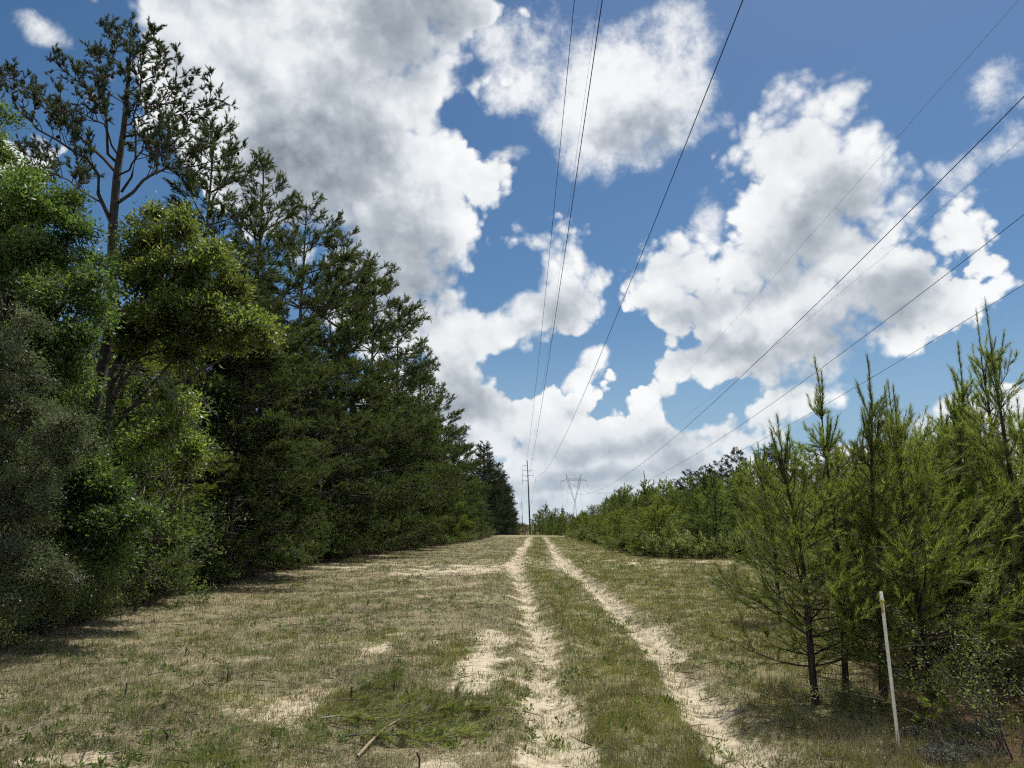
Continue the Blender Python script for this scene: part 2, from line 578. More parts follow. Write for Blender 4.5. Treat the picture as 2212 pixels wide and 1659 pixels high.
_tl = np.array([(0.2, 0.0)] + [tuple(gnd(*p)) for p in [(1195, 1659), (1190, 1530), (1165, 1380), (1130, 1280), (1112, 1230), (1128, 1190), (1147, 1160)]] + [(0.8, 160)])
_tr = np.array([(1.6, 0.0)] + [tuple(gnd(*p)) for p in [(1625, 1659), (1535, 1530), (1395, 1380), (1290, 1280), (1232, 1235), (1196, 1190), (1178, 1161)]] + [(3.2, 160)])
_t3 = np.array([tuple(gnd(*p)) for p in [(560, 1659), (740, 1440), (890, 1350), (985, 1270), (1060, 1228)]])


def track_l(y):
    return np.interp(y, _tl[:, 1], _tl[:, 0])


def track_r(y):
    return np.interp(y, _tr[:, 1], _tr[:, 0])


def track_o(y):
    return np.interp(y, _t3[:, 1], _t3[:, 0])


def gauss(v, s):
    return np.exp(-(v / s) ** 2)


# patches of bare sand: photo place, half-width and half-length in metres, strength
_pat = [(1050, 1400, 0.38, 3.2, 0.85), (1010, 1480, 0.25, 1.0, 0.55), (1190, 1570, 0.34, 1.2, 0.6), (150, 1640, 0.6, 0.25, 0.8), (10, 1505, 0.5, 0.4, 0.8), (800, 1400, 0.22, 1.6, 0.45),
        (600, 1535, 0.22, 0.5, 0.4), (360, 1395, 0.3, 0.7, 0.35), (870, 1240, 1.0, 1.8, 0.75), (1000, 1235, 1.4, 3.0, 0.75), (40, 1600, 0.3, 0.2, 0.6), (230, 1590, 0.3, 0.15, 0.5),
        (620, 1652, 0.5, 0.15, 0.7), (960, 1655, 0.4, 0.25, 0.6), (560, 1430, 0.2, .9, .3)]
_patw = [(gnd(px, py), a, b, s) for px, py, a, b, s in _pat]


def edge_x(y):
    """foot of the left forest"""
    return np.interp(y, [8, 10.5, 15, 21.5, 29, 46, 60, 86, 105, 200], [-7.6, -7.8, -8.1, -9.0, -9.3, -8.6, -7.5, -5.8, -5.6, -5.6])


def masks(x, y):
    n_f = fbm(x, y, 2.6, 4, 3)
    n_m = fbm(x, y, 0.7, 4, 11)
    wob = (fbm(y * 0 + 3.1, y, 0.25, 3, 5) - 0.5) * 0.3
    far = sstep(y, 10, 60)
    ruts = gauss(x - track_l(y) - wob, 0.30 + 0.08 * far) * (0.85 + 0.5 * far) + gauss(x - track_r(y) - wob, 0.32 + 0.08 * far)
    ruts = ruts * np.where(y > 95, 0.3, 1.0)
    old = gauss(x - track_o(y) - wob, 0.26) * sstep(fbm(x, y, 0.35, 2, 21), 0.42, 0.62) * ((y > 5) & (y < 24)) * 0.55
    pat = 0
    for (cx, cy), a, b, s in _patw:
        pat = pat + s * np.exp(-((x - cx) / a) ** 2 - ((y - cy) / b) ** 2)
    cross = gauss(y - (33 + 0.15 * x), 5.0) * 0.55 * (np.abs(x) < 13)
    raw = ruts * 1.05 + old + pat + cross
    sand = sstep(raw * 1.06 + (n_f - 0.5) * 1.5 + (n_m - 0.5) * 0.7, 0.26, 1.0)
    thin = sstep(n_m + (n_f - 0.5) * 0.8, 0.60, 0.80) * (x < 0.1) * (1 - sstep(y, 20, 60)) * 0.45
    sand = np.maximum(sand, thin)
    edge = edge_x(y) + (fbm(y * 0 + 9.7, y, 0.22, 3, 31) - 0.5) * 1.8
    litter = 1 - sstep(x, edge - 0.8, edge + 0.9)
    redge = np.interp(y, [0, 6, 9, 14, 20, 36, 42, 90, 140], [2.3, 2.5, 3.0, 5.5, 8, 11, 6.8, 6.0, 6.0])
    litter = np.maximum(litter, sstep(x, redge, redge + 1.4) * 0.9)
    green = gauss(x - 0.5 * (track_l(y) + track_r(y)), 0.75) * 1.0 + sstep(x, track_r(y) + 0.3, track_r(y) + 0.8) * 0.75
    green = np.maximum(green, 0.9 * sstep(fbm(x, y, 0.9, 3, 41), 0.60, 0.75))
    green = np.clip(green + 0.25 * (n_m - 0.5), 0, 1)
    red = np.clip(gauss(x - track_o(y), 0.8) + sstep(fbm(x, y, 0.3, 2, 51), 0.55, 0.8) * 0.6, 0, 1)
    return sand, litter, green, red, ruts


def hgt(x, y):
    x, y = np.asarray(x, float), np.asarray(y, float)
    wob = (fbm(y * 0 + 3.1, y, 0.25, 3, 5) - 0.5) * 0.3
    near = 1 - sstep(y, 60, 110)
    z = -0.085 * (gauss(x - track_l(y) - wob, 0.25) + gauss(x - track_r(y) - wob, 0.26)) * near
    dl, dr = np.abs(x - track_l(y) - wob), np.abs(x - track_r(y) - wob)
    z = z + 0.03 * (gauss(dl - 0.42, 0.12) + gauss(dr - 0.42, 0.12)) * near
    z = z + 0.02 * (fbm(x * 1.5, y * 4, 1.3, 2, 75) - 0.5) * (gauss(dl, 0.4) + gauss(dr, 0.4)) * near
    z = z + (fbm(x, y, 0.35, 3, 61) - 0.5) * 0.10 * near + (fbm(x, y, 3.0, 3, 71) - 0.5) * 0.045 * (1 - sstep(y, 12, 40))
    z = z - np.clip(y - 96, 0, 180) ** 2 / 4600.0 + 0.0
    z = z + 0.10 * sstep(-x, 7, 10) * near
    return z


def spread(a, b, n, p=1.0):
    return a + (b - a) * np.linspace(0, 1, n) ** p


def build_ground():
    xs = np.concatenate([-spread(40, 4000, 14, 2.5)[::-1][:-1], np.linspace(-40, -12.2, 40), np.linspace(-12, 10, 300), np.linspace(10.3, 40, 40), spread(40, 4000, 14, 2.5)[1:]])
    ys = np.concatenate([-spread(10, 3000, 10, 2.5)[::-1][:-1], np.linspace(-10, 3.9, 12), 4.0 * 1.0085 ** np.arange(0, 450), spread(190, 5000, 16, 2.2)])
    X, Y = np.meshgrid(xs, ys)
    Z = hgt(X, Y)
    V = np.stack([X, Y, Z], -1).reshape(-1, 3)
    nx, ny = len(xs), len(ys)
    i = (np.arange(ny - 1)[:, None] * nx + np.arange(nx - 1)[None]).reshape(-1)
    Fc = np.stack([i, i + 1, i + nx + 1, i + nx], -1)
    me = make_mesh("ground", V, Fc)
    me.shade_smooth()
    sand, litter, green, red, _ = masks(X.ravel(), Y.ravel())
    for nm, arr in (("sand", sand), ("litter", litter), ("green", green), ("red", red)):
        a = me.attributes.new(nm, 'FLOAT', 'POINT')
        a.data.foreach_set("value", arr.astype(np.float32))
    o = bpy.data.objects.new("ground", me)
    COL.objects.link(o)
    o["kind"] = "structure"
    m = bpy.data.materials.new("sandy_soil")
    m.use_nodes = True
    n = NT(m.node_tree)
    m.node_tree.nodes.clear()
    geo = n.new('ShaderNodeNewGeometry')
    P = geo.outputs['Position']
    A = lambda k: n.new('ShaderNodeAttribute', attribute_name=k).outputs['Fac']
    fine = n.noise(P, 38, 5, 0.65)
    mid = n.noise(P, 9, 5, 0.6)
    big = n.noise(P, 1.1, 4, 0.55)
    # ripples and tyre cleats lie across the tracks; shade streaks painted into the sand
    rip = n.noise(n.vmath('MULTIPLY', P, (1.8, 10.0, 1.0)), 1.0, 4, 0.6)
    sandc = n.mix(n.mapr(mid, 0.3, 0.7), (0.45, 0.385, 0.27), (0.57, 0.50, 0.36))
    sandc = n.mix(n.math('MULTIPLY', A("red"), n.mapr(big, 0.35, 0.65, 0.0, 0.7)), sandc, (0.48, 0.35, 0.245))
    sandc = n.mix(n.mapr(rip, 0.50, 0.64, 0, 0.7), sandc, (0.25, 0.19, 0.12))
    sandc = n.mix(n.mapr(fine, 0.55, 0.75, 0, 0.4), sandc, (0.30, 0.24, 0.16))
    thatch = n.mix(n.mapr(fine, 0.38, 0.62), (0.075, 0.068, 0.036), (0.315, 0.278, 0.165))
    thatch = n.mix(n.math('MULTIPLY', A("green"), n.mapr(mid, 0.3, 0.7, 0.3, 0.8)), thatch, (0.15, 0.17, 0.045))
    thatch = n.mix(n.mapr(big, 0.35, 0.7, 0, 0.5), thatch, (0.34, 0.28, 0.18))
    s = n.mapr(n.math('ADD', A("sand"), n.math('ADD', n.math('MULTIPLY', n.math('SUBTRACT', mid, 0.5), 1.7), n.math('ADD', n.math('MULTIPLY', n.math('SUBTRACT', fine, 0.5), 1.4), n.math('MULTIPLY', n.math('SUBTRACT', rip, 0.5), 0.9)))), 0.36, 0.66, 0, 1, 'SMOOTHSTEP')
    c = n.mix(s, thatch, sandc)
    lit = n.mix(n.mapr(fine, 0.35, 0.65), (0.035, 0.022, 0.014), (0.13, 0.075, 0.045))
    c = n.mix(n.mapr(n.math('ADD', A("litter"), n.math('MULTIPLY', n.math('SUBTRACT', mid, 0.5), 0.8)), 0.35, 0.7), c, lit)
    b = n.new('ShaderNodeBsdfPrincipled')
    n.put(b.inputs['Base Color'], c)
    b.inputs['Roughness'].default_value = 0.95
    b.inputs['Specular IOR Level'].default_value = 0.15
    hh = n.math('ADD', n.math('MULTIPLY', fine, 0.5), n.math('ADD', mid, n.math('MULTIPLY', rip, 0.8)))
    bp = n.new('ShaderNodeBump')
    bp.inputs['Strength'].default_value = 0.9
    bp.inputs['Distance'].default_value = 0.035
    n.put(bp.inputs['Height'], hh)
    n.put(b.inputs['Normal'], bp.outputs[0])
    out = n.new('ShaderNodeOutputMaterial')
    n.put(out.inputs[0], b.outputs[0])
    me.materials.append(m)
    return o
# ------------------------------------------------------------------ plant generators
def curve_pts(p, d, L, n, r, jit=0.08, up=0.0, upgrow=0.0):
    """a limb: polyline of n points starting at p along d, bending by up (+upgrow towards the tip)"""
    pts = [np.array(p, float)]
    d = np.array(d, float)
    st = L / (n - 1)
    for i in range(1, n):
        d = d + r.normal(size=3) * jit
        d[2] += up + upgrow * i / n
        d = d / np.linalg.norm(d)
        pts.append(pts[-1] + d * st)
    return np.array(pts)


def interp_poly(P, t):
    """points and tangents on polyline P at t in 0..1"""
    n = len(P) - 1
    x = np.clip(t, 0, 0.9999) * n
    i = int(x)
    return P[i] + (P[i + 1] - P[i]) * (x - i), unit(P[i + 1] - P[i])


def pine(seed, H=14.0, reach=3.6, base=1.5, nwh=26, trunk_r=0.12, open_top=0.0, tip_up=0.10, twig_k=7.5, shoots=7, per=24, nlen=0.13, nwid=0.019, shoot_len=0.22, side=None, angle=(-0.10, 0.75), dead=6, profile=0.75, maxr=None):
    """mature pine. returns (wood quads, needle tris, shoot ends)"""
    r = np.random.default_rng(seed)
    wood = []
    tz = np.linspace(0, 1, 12)
    lean = r.normal(size=2) * 0.012 * H
    tp = np.stack([lean[0] * tz ** 2 + 0.05 * np.sin(tz * 7 + seed), lean[1] * tz ** 2 + 0.05 * np.cos(tz * 6 + seed), tz * H], -1)
    wood.append((tp, trunk_r * (1 - tz) ** 0.8 + 0.012))
    SB, SD, SL = [], [], []
    zs = np.sort(np.concatenate([np.linspace(base, H * 0.97, nwh) + r.normal(size=nwh) * 0.12]))
    for z in zs:
        f = np.clip((z - base) / (H - base), 0, 1)
        for a in (r.random() * 6.28 + np.arange(r.integers(2, 5)) * (2.1 + r.normal() * 0.3)):
            prof = (1 - f) ** profile * (0.55 + 0.45 * min(1, f * 5 + 0.35)) + 0.09
            L = reach * prof * r.uniform(0.65, 1.15)
            if side is not None:
                L *= 0.90 + 0.22 * math.cos(a - side)
            el = angle[0] + (angle[1] - angle[0]) * f + r.normal() * 0.12
            p0, _ = interp_poly(tp, z / H)
            d = np.array([math.cos(a) * math.cos(el), math.sin(a) * math.cos(el), math.sin(el)])
            bp = curve_pts(p0, d, L, 6, r, 0.07, -0.02 + 0.0 * f, tip_up)
            br = (0.012 + 0.012 * L) * (1 - np.linspace(0, 0.85, 6))
            wood.append((bp, br))
            if open_top and r.random() < open_top * 0.3:
                continue
            nt = max(4, int(L * twig_k))
            for k in range(nt):
                t = 0.30 + 0.70 * (k + r.random()) / nt
                q, tg = interp_poly(bp, t)
                sgn = 1 if k % 2 else -1
                sd = np.cross(tg, [0, 0, 1.0]) * sgn
                dd = unit(tg * r.uniform(0.5, 1.0) + sd * r.uniform(0.4, 1.0) + np.array([0, 0, r.normal() * 0.28 + 0.05]))
                tl = (0.25 + 0.42 * L * (1 - t) ** 0.7) * r.uniform(0.6, 1.2)
                tw = curve_pts(q, dd, tl, 4, r, 0.12, 0.02, tip_up)
                wood.append((tw, (0.004 + 0.004 * tl) * np.array([1, .8, .6, .35])))
                ns = max(2, int(shoots * (0.5 + tl)))
                for j in range(ns):
                    tt = 0.25 + 0.75 * (j + r.random()) / ns
                    q2, tg2 = interp_poly(tw, tt)
                    SB.append(q2)
                    SD.append(unit(tg2 + r.normal(size=3) * 0.55 + np.array([0, 0, 0.28])))
                    SL.append(shoot_len * r.uniform(0.6, 1.2))
            SB.append(bp[-2])
            SD.append(unit(bp[-1] - bp[-2]))
            SL.append(shoot_len)
    for k in range(dead):            # bare lower limbs
        z = r.uniform(0.3, base + 1.5)
        a = r.random() * 6.28
        p0, _ = interp_poly(tp, z / H)
        bp = curve_pts(p0, [math.cos(a), math.sin(a), r.normal() * 0.2], r.uniform(0.6, 2.2), 6, r, 0.2, -0.02)
        wood.append((bp, 0.016 * (1 - np.linspace(0, 0.9, 6))))
    SB, SD, SL = np.array(SB), np.array(SD), np.array(SL)
    wq = tubes(wood, 5)
    nt = needles(SB, SD, SL, per, nlen, nwid, r)
    return wq, nt, (SB + SD * SL[:, None])


def sapling(seed, H=4.0, reach=1.35, nwh=13, base=0.35, per=46, nlen=0.066, nwid=0.0056, lean=(0, 0), bushy=1.0, leaders=5, top_bare=0.75, trunk_r=0.05, spire=1.15):
    """young pine: steep limbs all along the stem, long upright shoots bristling with needles"""
    r = np.random.default_rng(seed)
    wood, SB, SD, SL = [], [], [], []
    tz = np.linspace(0, 1, 10)
    tp = np.stack([lean[0] * tz ** 1.3 + 0.03 * np.sin(tz * 6 + seed), lean[1] * tz ** 1.3 + 0.03 * np.cos(tz * 5 + seed), tz * H], -1)
    wood.append((tp, trunk_r * (1 - tz) ** 0.9 + 0.006))

    def spray(P, t0, dens, sl):
        Lp = np.linalg.norm(np.diff(P, axis=0), axis=1).sum()
        n = max(2, int(Lp * dens))
        for k in range(n):
            t = t0 + (1 - t0) * (k + r.random()) / n
            q, tg = interp_poly(P, t)
            SB.append(q)
            SD.append(unit(tg + r.normal(size=3) * 0.16))
            SL.append(Lp * (1 - t0) / n * 1.35)

    for z in np.linspace(base, H * 0.93, nwh) + r.normal(size=nwh) * 0.05:
        f = z / H
        for a in r.random() * 6.28 + np.arange(r.integers(3, 6)) * (1.5 + r.normal() * 0.25):
            prof = ((1 - f) ** spire * min(1.0, 0.62 + f * 1.5) + 0.10)
            L = reach * prof * r.uniform(0.45, 1.25) * (1.15 if f > 0.6 else 1)
            el = -0.05 + 1.15 * f + r.normal() * 0.20
            p0, _ = interp_poly(tp, f)
            d = np.array([math.cos(a) * math.cos(el), math.sin(a) * math.cos(el), math.sin(el)])
            bp = curve_pts(p0, d, L, 6, r, 0.10, -0.02, 0.20)
            wood.append((bp, (0.005 + 0.006 * L) * (1 - np.linspace(0, 0.8, 6))))
            spray(bp, 0.30, 5.5, 0.2)
            nt = max(1, int(L * 7.5 * bushy))
            for k in range(nt):
                t = 0.15 + 0.8 * (k + r.random()) / nt
                q, tg = interp_poly(bp, t)
                dd = unit(tg * r.uniform(0.6, 1.1) + perp(tg[None], r)[0] * r.uniform(0.5, 1.0) + np.array([0, 0, 0.25]))
                tl = (0.16 + 0.45 * L * (1 - t)) * r.uniform(0.6, 1.3)
                tw = curve_pts(q, dd, tl, 5, r, 0.11, 0.0, 0.20)
                wood.append((tw, 0.0032 * np.array([1, .9, .75, .6, .4])))
                spray(tw, 0.06, 5.5, 0.2)
    for k in range(9):               # dead lower twigs
        z = r.uniform(0.12, base + 0.25 * H)
        a = r.random() * 6.28
        p0, _ = interp_poly(tp, z / H)
        bp = curve_pts(p0, [math.cos(a), math.sin(a), r.uniform(-.2, .5)], r.uniform(0.2, 0.65) * reach, 6, r, 0.16, -0.01)
        wood.append((bp, 0.006 * (1 - np.linspace(0, .85, 6))))
        for i in range(3):
            q, tg = interp_poly(bp, r.uniform(.3, .95))
            wood.append((curve_pts(q, unit(tg + r.normal(size=3) * .6), r.uniform(.08, .3), 4, r, .15), 0.003 * np.array([1, .8, .6, .3])))
    # leaders: long thin new shoots standing up from the top
    for k in range(leaders):
        z = H * (r.uniform(0.78, 0.97) if k else 0.97)
        a = r.random() * 6.28
        p0, _ = interp_poly(tp, z / H)
        d = np.array([math.cos(a) * 0.32, math.sin(a) * 0.32, 1.0]) if k else np.array([0.02, 0, 1.0])
        bp = curve_pts(p0, d, r.uniform(0.35, 0.70) * H / 4 if k else 0.21 * H, 6, r, 0.03, 0.05, 0.1)
        wood.append((bp, 0.006 * (1 - np.linspace(0, 0.6, 6))))
        for j in range(5):
            t = j / 5.5
            q, tg = interp_poly(bp, t)
            SB.append(q)
            SD.append(tg)
            SL.append(0.16)
    SB, SD, SL = np.array(SB), np.array(SD), np.array(SL)
    nt = needles(SB, SD, SL, per, nlen, nwid, r, (0.35, 0.85))
    return tubes(wood, 5), nt


def lobes_tree(seed, lobes, trunk, n_leaf, leaf=(0.085, 0.034), clump=0.22, per=26, wood_r=0.10, shell=0.55, droop=0.0, twigs=1.0, up=0.25):
    """broadleaf: lobes = [(centre, radii)], trunk = polyline; leaves in clumps over the lobes' outer shells"""
    r = np.random.default_rng(seed)
    wood = [(np.array(trunk, float), np.linspace(wood_r, wood_r * 0.35, len(trunk)))]
    tp = np.array(trunk, float)
    vol = np.array([np.prod(rad) ** (2 / 3) for _, rad in lobes])
    nclump = int(n_leaf / per)
    cnt = np.maximum(3, (vol / vol.sum() * nclump).astype(int))
    Pc, Dc = [], []
    for (c, rad), m in zip(lobes, cnt):
        c, rad = np.array(c, float), np.array(rad, float)
        t = r.uniform(0.35, 0.95)
        p0, _ = interp_poly(tp, t)
        mid = (p0 + c) / 2 + r.normal(size=3) * 0.12 + np.array([0, 0, -0.1])
        lim = np.array([p0, p0 * .6 + mid * .4, mid, mid * .4 + c * .6, c])
        wood.append((lim, wood_r * np.array([.42, .36, .3, .22, .12])))
        nb = r.integers(9, 15)                       # boughs standing off the limb, with gaps between
        bd = unit(r.normal(size=(nb, 3)))
        bc = c + bd * rad * r.uniform(0.45, 1.0, nb)[:, None]
        br = np.mean(rad) * r.uniform(0.20, 0.42, nb)
        w = br ** 2
        pick = r.choice(nb, m, p=w / w.sum())
        dirs = unit(r.normal(size=(m, 3)) + np.array([0, 0, 0.25]))
        rr = 1 - (1 - shell) * r.random(m) ** 1.5
        off = dirs * (br[pick] * rr)[:, None]
        par = (off * bd[pick]).sum(-1, keepdims=True) * bd[pick]
        P = bc[pick] + off * 0.72 * np.array([1, 1, .75]) + par * 1.15          # boughs reach outward
        P[:, 2] -= 0.25 * np.linalg.norm((P - c)[:, :2], axis=1) ** 2 / max(np.mean(rad), .2) * 0.5
        for k in range(nb):
            wood.append((np.array([c, (c + bc[k]) / 2 + r.normal(size=3) * 0.06, bc[k]]), np.array([0.016, 0.012, 0.006])))
        dirs = unit(dirs + 0.8 * bd[pick])
        for k in range(int(m * 0.30 * twigs)):
            q = P[k]
            s = bc[pick[k]]
            mm = (s + q) / 2 + r.normal(size=3) * 0.05
            wood.append((np.array([s, mm, q]), np.array([0.010, 0.007, 0.003])))
        Pc.append(P)
        Dc.append(unit(dirs + np.array([0, 0, up - droop])))
    Pc, Dc = np.concatenate(Pc), np.concatenate(Dc)
    P = np.repeat(Pc, per, 0) + r.normal(size=(len(Pc) * per, 3)) * clump * np.array([1, 1, 0.75])
    D = unit(np.repeat(Dc + r.normal(size=Dc.shape) * 0.5, per, 0) * 0.9 + r.normal(size=P.shape) * 0.55)
    n = len(P)
    lf = leaves(P, D, leaf[0] * r.uniform(0.45, 1.35, n), leaf[1] * r.uniform(0.6, 1.25, n), r)
    return tubes(wood, 5), lf


def shrub(seed, H=0.9, R=0.7, stems=14, n_leaf=1800, leaf=(0.05, 0.018), whip=0.0):
    r = np.random.default_rng(seed)
    wood, P, D = [], [], []
    for k in range(stems):
        a = r.random() * 6.28
        e = r.uniform(0.5, 1.45)
        L = H * r.uniform(0.6, 1.15) / max(0.55, math.sin(e)) * (0.8 if e < 0.8 else 1)
        p = curve_pts(np.array([math.cos(a), math.sin(a), 0]) * R * 0.2 * r.random(), [math.cos(a) * math.cos(e) * R / H, math.sin(a) * math.cos(e) * R / H, math.sin(e)], L, 6, r, 0.12, 0.0, -0.05)
        wood.append((p, 0.008 * (1 - np.linspace(0, 0.8, 6))))
        for j in range(5):
            q, tg = interp_poly(p, r.uniform(0.35, 0.95))
            dd = unit(tg + r.normal(size=3) * 0.7)
            tw = curve_pts(q, dd, L * r.uniform(0.2, 0.45), 4, r, 0.15, 0.03)
            wood.append((tw, 0.004 * np.array([1, .8, .6, .3])))
            m = n_leaf // (stems * 5)
            for i in range(m):
                t = r.random()
                q2, tg2 = interp_poly(tw, t)
                P.append(q2 + r.normal(size=3) * 0.035)
                D.append(unit(tg2 * 0.6 + r.normal(size=3) * 0.7 + np.array([0, 0, 0.2])))
    P, D = np.array(P), np.array(D)
    n = len(P)
    P[:, 2] = np.maximum(P[:, 2], 0.02)
    lf = leaves(P, D, leaf[0] * r.uniform(0.6, 1.3, n), leaf[1] * r.uniform(0.7, 1.3, n), r)
    return tubes(wood, 4), lf


def plant(name, label, cat, wood, crown, wmat, cmat, loc, rz=0, s=1.0, group=None, parts=('trunk', 'crown')):
    t = thing(name, label, cat, loc, rz, s, group)
    obj(parts[0], make_mesh(parts[0], *wood, wmat, True), t)
    obj(parts[1], make_mesh(parts[1], *crown, cmat), t)
    return t


def on_ground(x, y):
    return (float(x), float(y), float(hgt(x, y)) - 0.03)
# ------------------------------------------------------------------ ground sheet
build_ground()

# ------------------------------------------------------------------ forest on the left
# the tall open pine at the forest edge: its main limbs, as they spread
def hero_pine():
    r = np.random.default_rng(5)
    Y = 15.0
    bx = at_depth(244, 560, Y)
    base = np.array([bx[0] - 0.15, Y, 0.0])

    def P(pts, y0, y1):
        n = len(pts)
        return np.array([at_depth(px, py, Y + y0 + (y1 - y0) * i / (n - 1)) for i, (px, py) in enumerate(pts)]) - base
    trunk = np.concatenate([[np.array([0, 0, 0.0]), np.array([0.02, 0, 1.6]), np.array([0.06, 0, 3.6])],
                            P([(240, 700), (243, 500), (252, 383), (267, 283), (274, 205), (281, 125), (282, 60)], 0, 0)])
    wood = [(trunk, np.array([.14, .13, .12, .11, .095, .082, .064, .045, .027, .01]))]
    limbs = [
        ([(240, 480), (213, 400), (203, 353), (160, 327), (110, 290), (67, 257), (47, 213)], 0, -1.6, .055),
        ([(250, 372), (213, 330), (160, 277), (110, 240), (60, 203), (20, 177), (0, 153)], 0, 1.5, .05),
        ([(256, 355), (233, 310), (230, 233), (187, 193), (143, 160), (110, 125)], 0, -0.8, .045),
        ([(256, 437), (300, 397), (333, 377), (383, 363), (433, 353), (500, 330)], 0, 1.2, .055),
        ([(270, 295), (333, 273), (377, 253), (417, 237), (466, 214)], 0, -1.0, .035),
        ([(262, 415), (283, 350), (290, 283), (298, 220), (300, 160), (305, 110)], 0, -0.9, .04),
        ([(275, 200), (310, 175), (340, 150), (366, 128)], 0, .8, .025),
        ([(240, 470), (190, 420), (150, 388), (95, 372), (60, 330)], 0, 1.8, .035),
        ([(278, 160), (255, 130), (238, 90), (242, 62)], 0, 0.7, .022),
        ([(262, 310), (320, 300), (370, 300), (395, 285)], 0, 2.0, .03),
        ([(272, 240), (225, 190), (215, 150), (218, 120)], 0, 1.4, .022),
        ([(268, 270), (300, 255), (350, 215), (392, 165)], 0, -1.6, .026),
        ([(258, 340), (220, 270), (180, 250), (130, 225)], 0, -2.2, .03),
        ([(252, 380), (300, 340), (350, 335), (385, 320)], 0, -2.2, .03),
        ([(279, 140), (310, 110), (335, 95), (338, 80)], 0, -.6, .02),
    ]
    polys = []
    for pts, y0, y1, rad in limbs:
        p = P(pts, y0, y1)
        # resample to 7
        tt = np.linspace(0, 1, 9)
        q = np.array([interp_poly(p, t)[0] for t in tt])
        q[1:-1] += r.normal(size=(7, 3)) * 0.05
        polys.append(q)
        wood.append((q, 0.8 * rad * (1 - 0.85 * tt)))
    polys.append(np.array([interp_poly(trunk[6:], t)[0] for t in np.linspace(0, 1, 9)]))
    SB, SD, SL, CB = [], [], [], []
    for q in polys:
        L = np.linalg.norm(np.diff(q, axis=0), axis=1).sum()
        nb = int(L * 5.8)
        for k in range(nb):
            t = 0.28 + 0.72 * (k + r.random()) / nb
            p, tg = interp_poly(q, t)
            dd = unit(tg * r.uniform(.3, .9) + perp(tg[None], r)[0] * r.uniform(.5, 1.1) + np.array([0, 0, 0.50]))
            bl = r.uniform(0.35, 1.0) * (1.1 - 0.6 * t) * (0.55 if q[-1][2] > 12.2 else 1.0)
            b = curve_pts(p, dd, bl, 5, r, 0.16, 0.03, 0.10)
            wood.append((b, 0.012 * np.array([1, .8, .6, .45, .3])))
            nt = max(2, int(bl * 6.5))
            for j in range(nt):
                p2, tg2 = interp_poly(b, 0.3 + 0.7 * (j + r.random()) / nt)
                d2 = unit(tg2 + perp(tg2[None], r)[0] * r.uniform(.4, 1.0) + np.array([0, 0, 0.35]))
                tw = curve_pts(p2, d2, r.uniform(.15, .38), 4, r, 0.12, 0.04)
                wood.append((tw, 0.005 * np.array([1, .8, .6, .4])))
                if r.random() < 0.14:
                    CB.append(p2)
                for i in range(r.integers(4, 8)):
                    p3, tg3 = interp_poly(tw, r.uniform(.2, 1))
                    SB.append(p3)
                    SD.append(unit(tg3 + r.normal(size=3) * 0.65 + np.array([0, 0, .35])))
                    SL.append(r.uniform(.06, .15))
    SB, SD, SL = np.array(SB), np.array(SD), np.array(SL)
    t = plant('pine_tree', 'tallest pine of the forest edge, open crown of bare sweeping limbs dotted with cones', 'tree', tubes(wood, 6),
              needles(SB, SD, SL, 34, 0.082, 0.0125, r, (0.35, 0.85)), M['pine_bark'], M['open_pine_needles'], tuple(base), 0)
    # cones: small knobbly ovals hanging from the twigs
    bm_v, bm_f = cone_mesh()
    me = make_mesh('pine_cone', bm_v, bm_f, M['cone'], True)
    r.shuffle(CB)
    for p in CB[:90]:
        c = obj('pine_cone', me, t)
        c.location = p + np.array([0, 0, -0.03])
        c.rotation_euler = (r.normal() * 0.6, r.normal() * 0.6, r.random() * 6)
        s = r.uniform(0.8, 1.3)
        c.scale = (s, s, s)
    return t


def cone_mesh():
    k, n = 7, 8
    V = []
    for i in range(k):
        f = i / (k - 1)
        rad = 0.034 * math.sin(math.pi * (0.12 + 0.85 * f)) ** 0.8 * (1.15 if i % 2 else 0.85)
        for j in range(n):
            a = 2 * math.pi * (j + 0.5 * (i % 2)) / n
            V.append((rad * math.cos(a), rad * math.sin(a), -0.09 * f))
    F = [(i * n + j, i * n + (j + 1) % n, (i + 1) * n + (j + 1) % n, (i + 1) * n + j) for i in range(k - 1) for j in range(n)]
    return np.array(V), np.array(F)


hero_pine()

# front row of pines along the clearing: (top px, top py, metres ahead, label)
FR = [
    (476, 268, 19.0, 'second tallest looking pine, tufted top just right of the open crowned pine'),
    (585, 345, 23.0, 'dark pine with a thick spreading top rising behind the yellow green oak'),
    (668, 415, 27.5, 'pine with a side branch poking up and right against the grey cloud'),
    (745, 497, 32.0, 'pine with a broad rounded top half way down the slope of the forest edge'),
    (808, 556, 38.0, 'pine behind the broad topped one, its tip just clear of its neighbour'),
    (868, 636, 45.0, 'pine in the middle of the forest edge with branches stepping out over the clearing'),
    (915, 725, 53.0, 'pine with three long flat branches reaching right over the clearing'),
    (948, 828, 62.0, 'pine with long drooping low limbs at the last bulge of the lit forest edge'),
    (992, 920, 76.0, 'last sunlit pine before the darker far row of the forest edge'),
]
pv = []
for k in range(5):
    pv.append(pine(100 + k, H=14.0, reach=[4.0, 3.6, 4.3, 3.8, 4.1][k], base=[1.2, 0.9, 1.5, 0.8, 1.1][k], nwh=[25, 27, 23, 28, 26][k], side=0.0, tip_up=0.09, profile=0.64))
pv_me = [(make_mesh('trunk', *w, M['pine_bark'], True), make_mesh('crown', *c, M['pine_needles'])) for w, c, _ in pv]
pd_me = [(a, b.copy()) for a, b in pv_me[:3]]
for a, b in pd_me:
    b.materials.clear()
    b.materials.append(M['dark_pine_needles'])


pb_me = [(a, b.copy()) for a, b in pv_me]
for a, b in pb_me:
    b.materials.clear()
    b.materials.append(M['bright_pine_needles'])


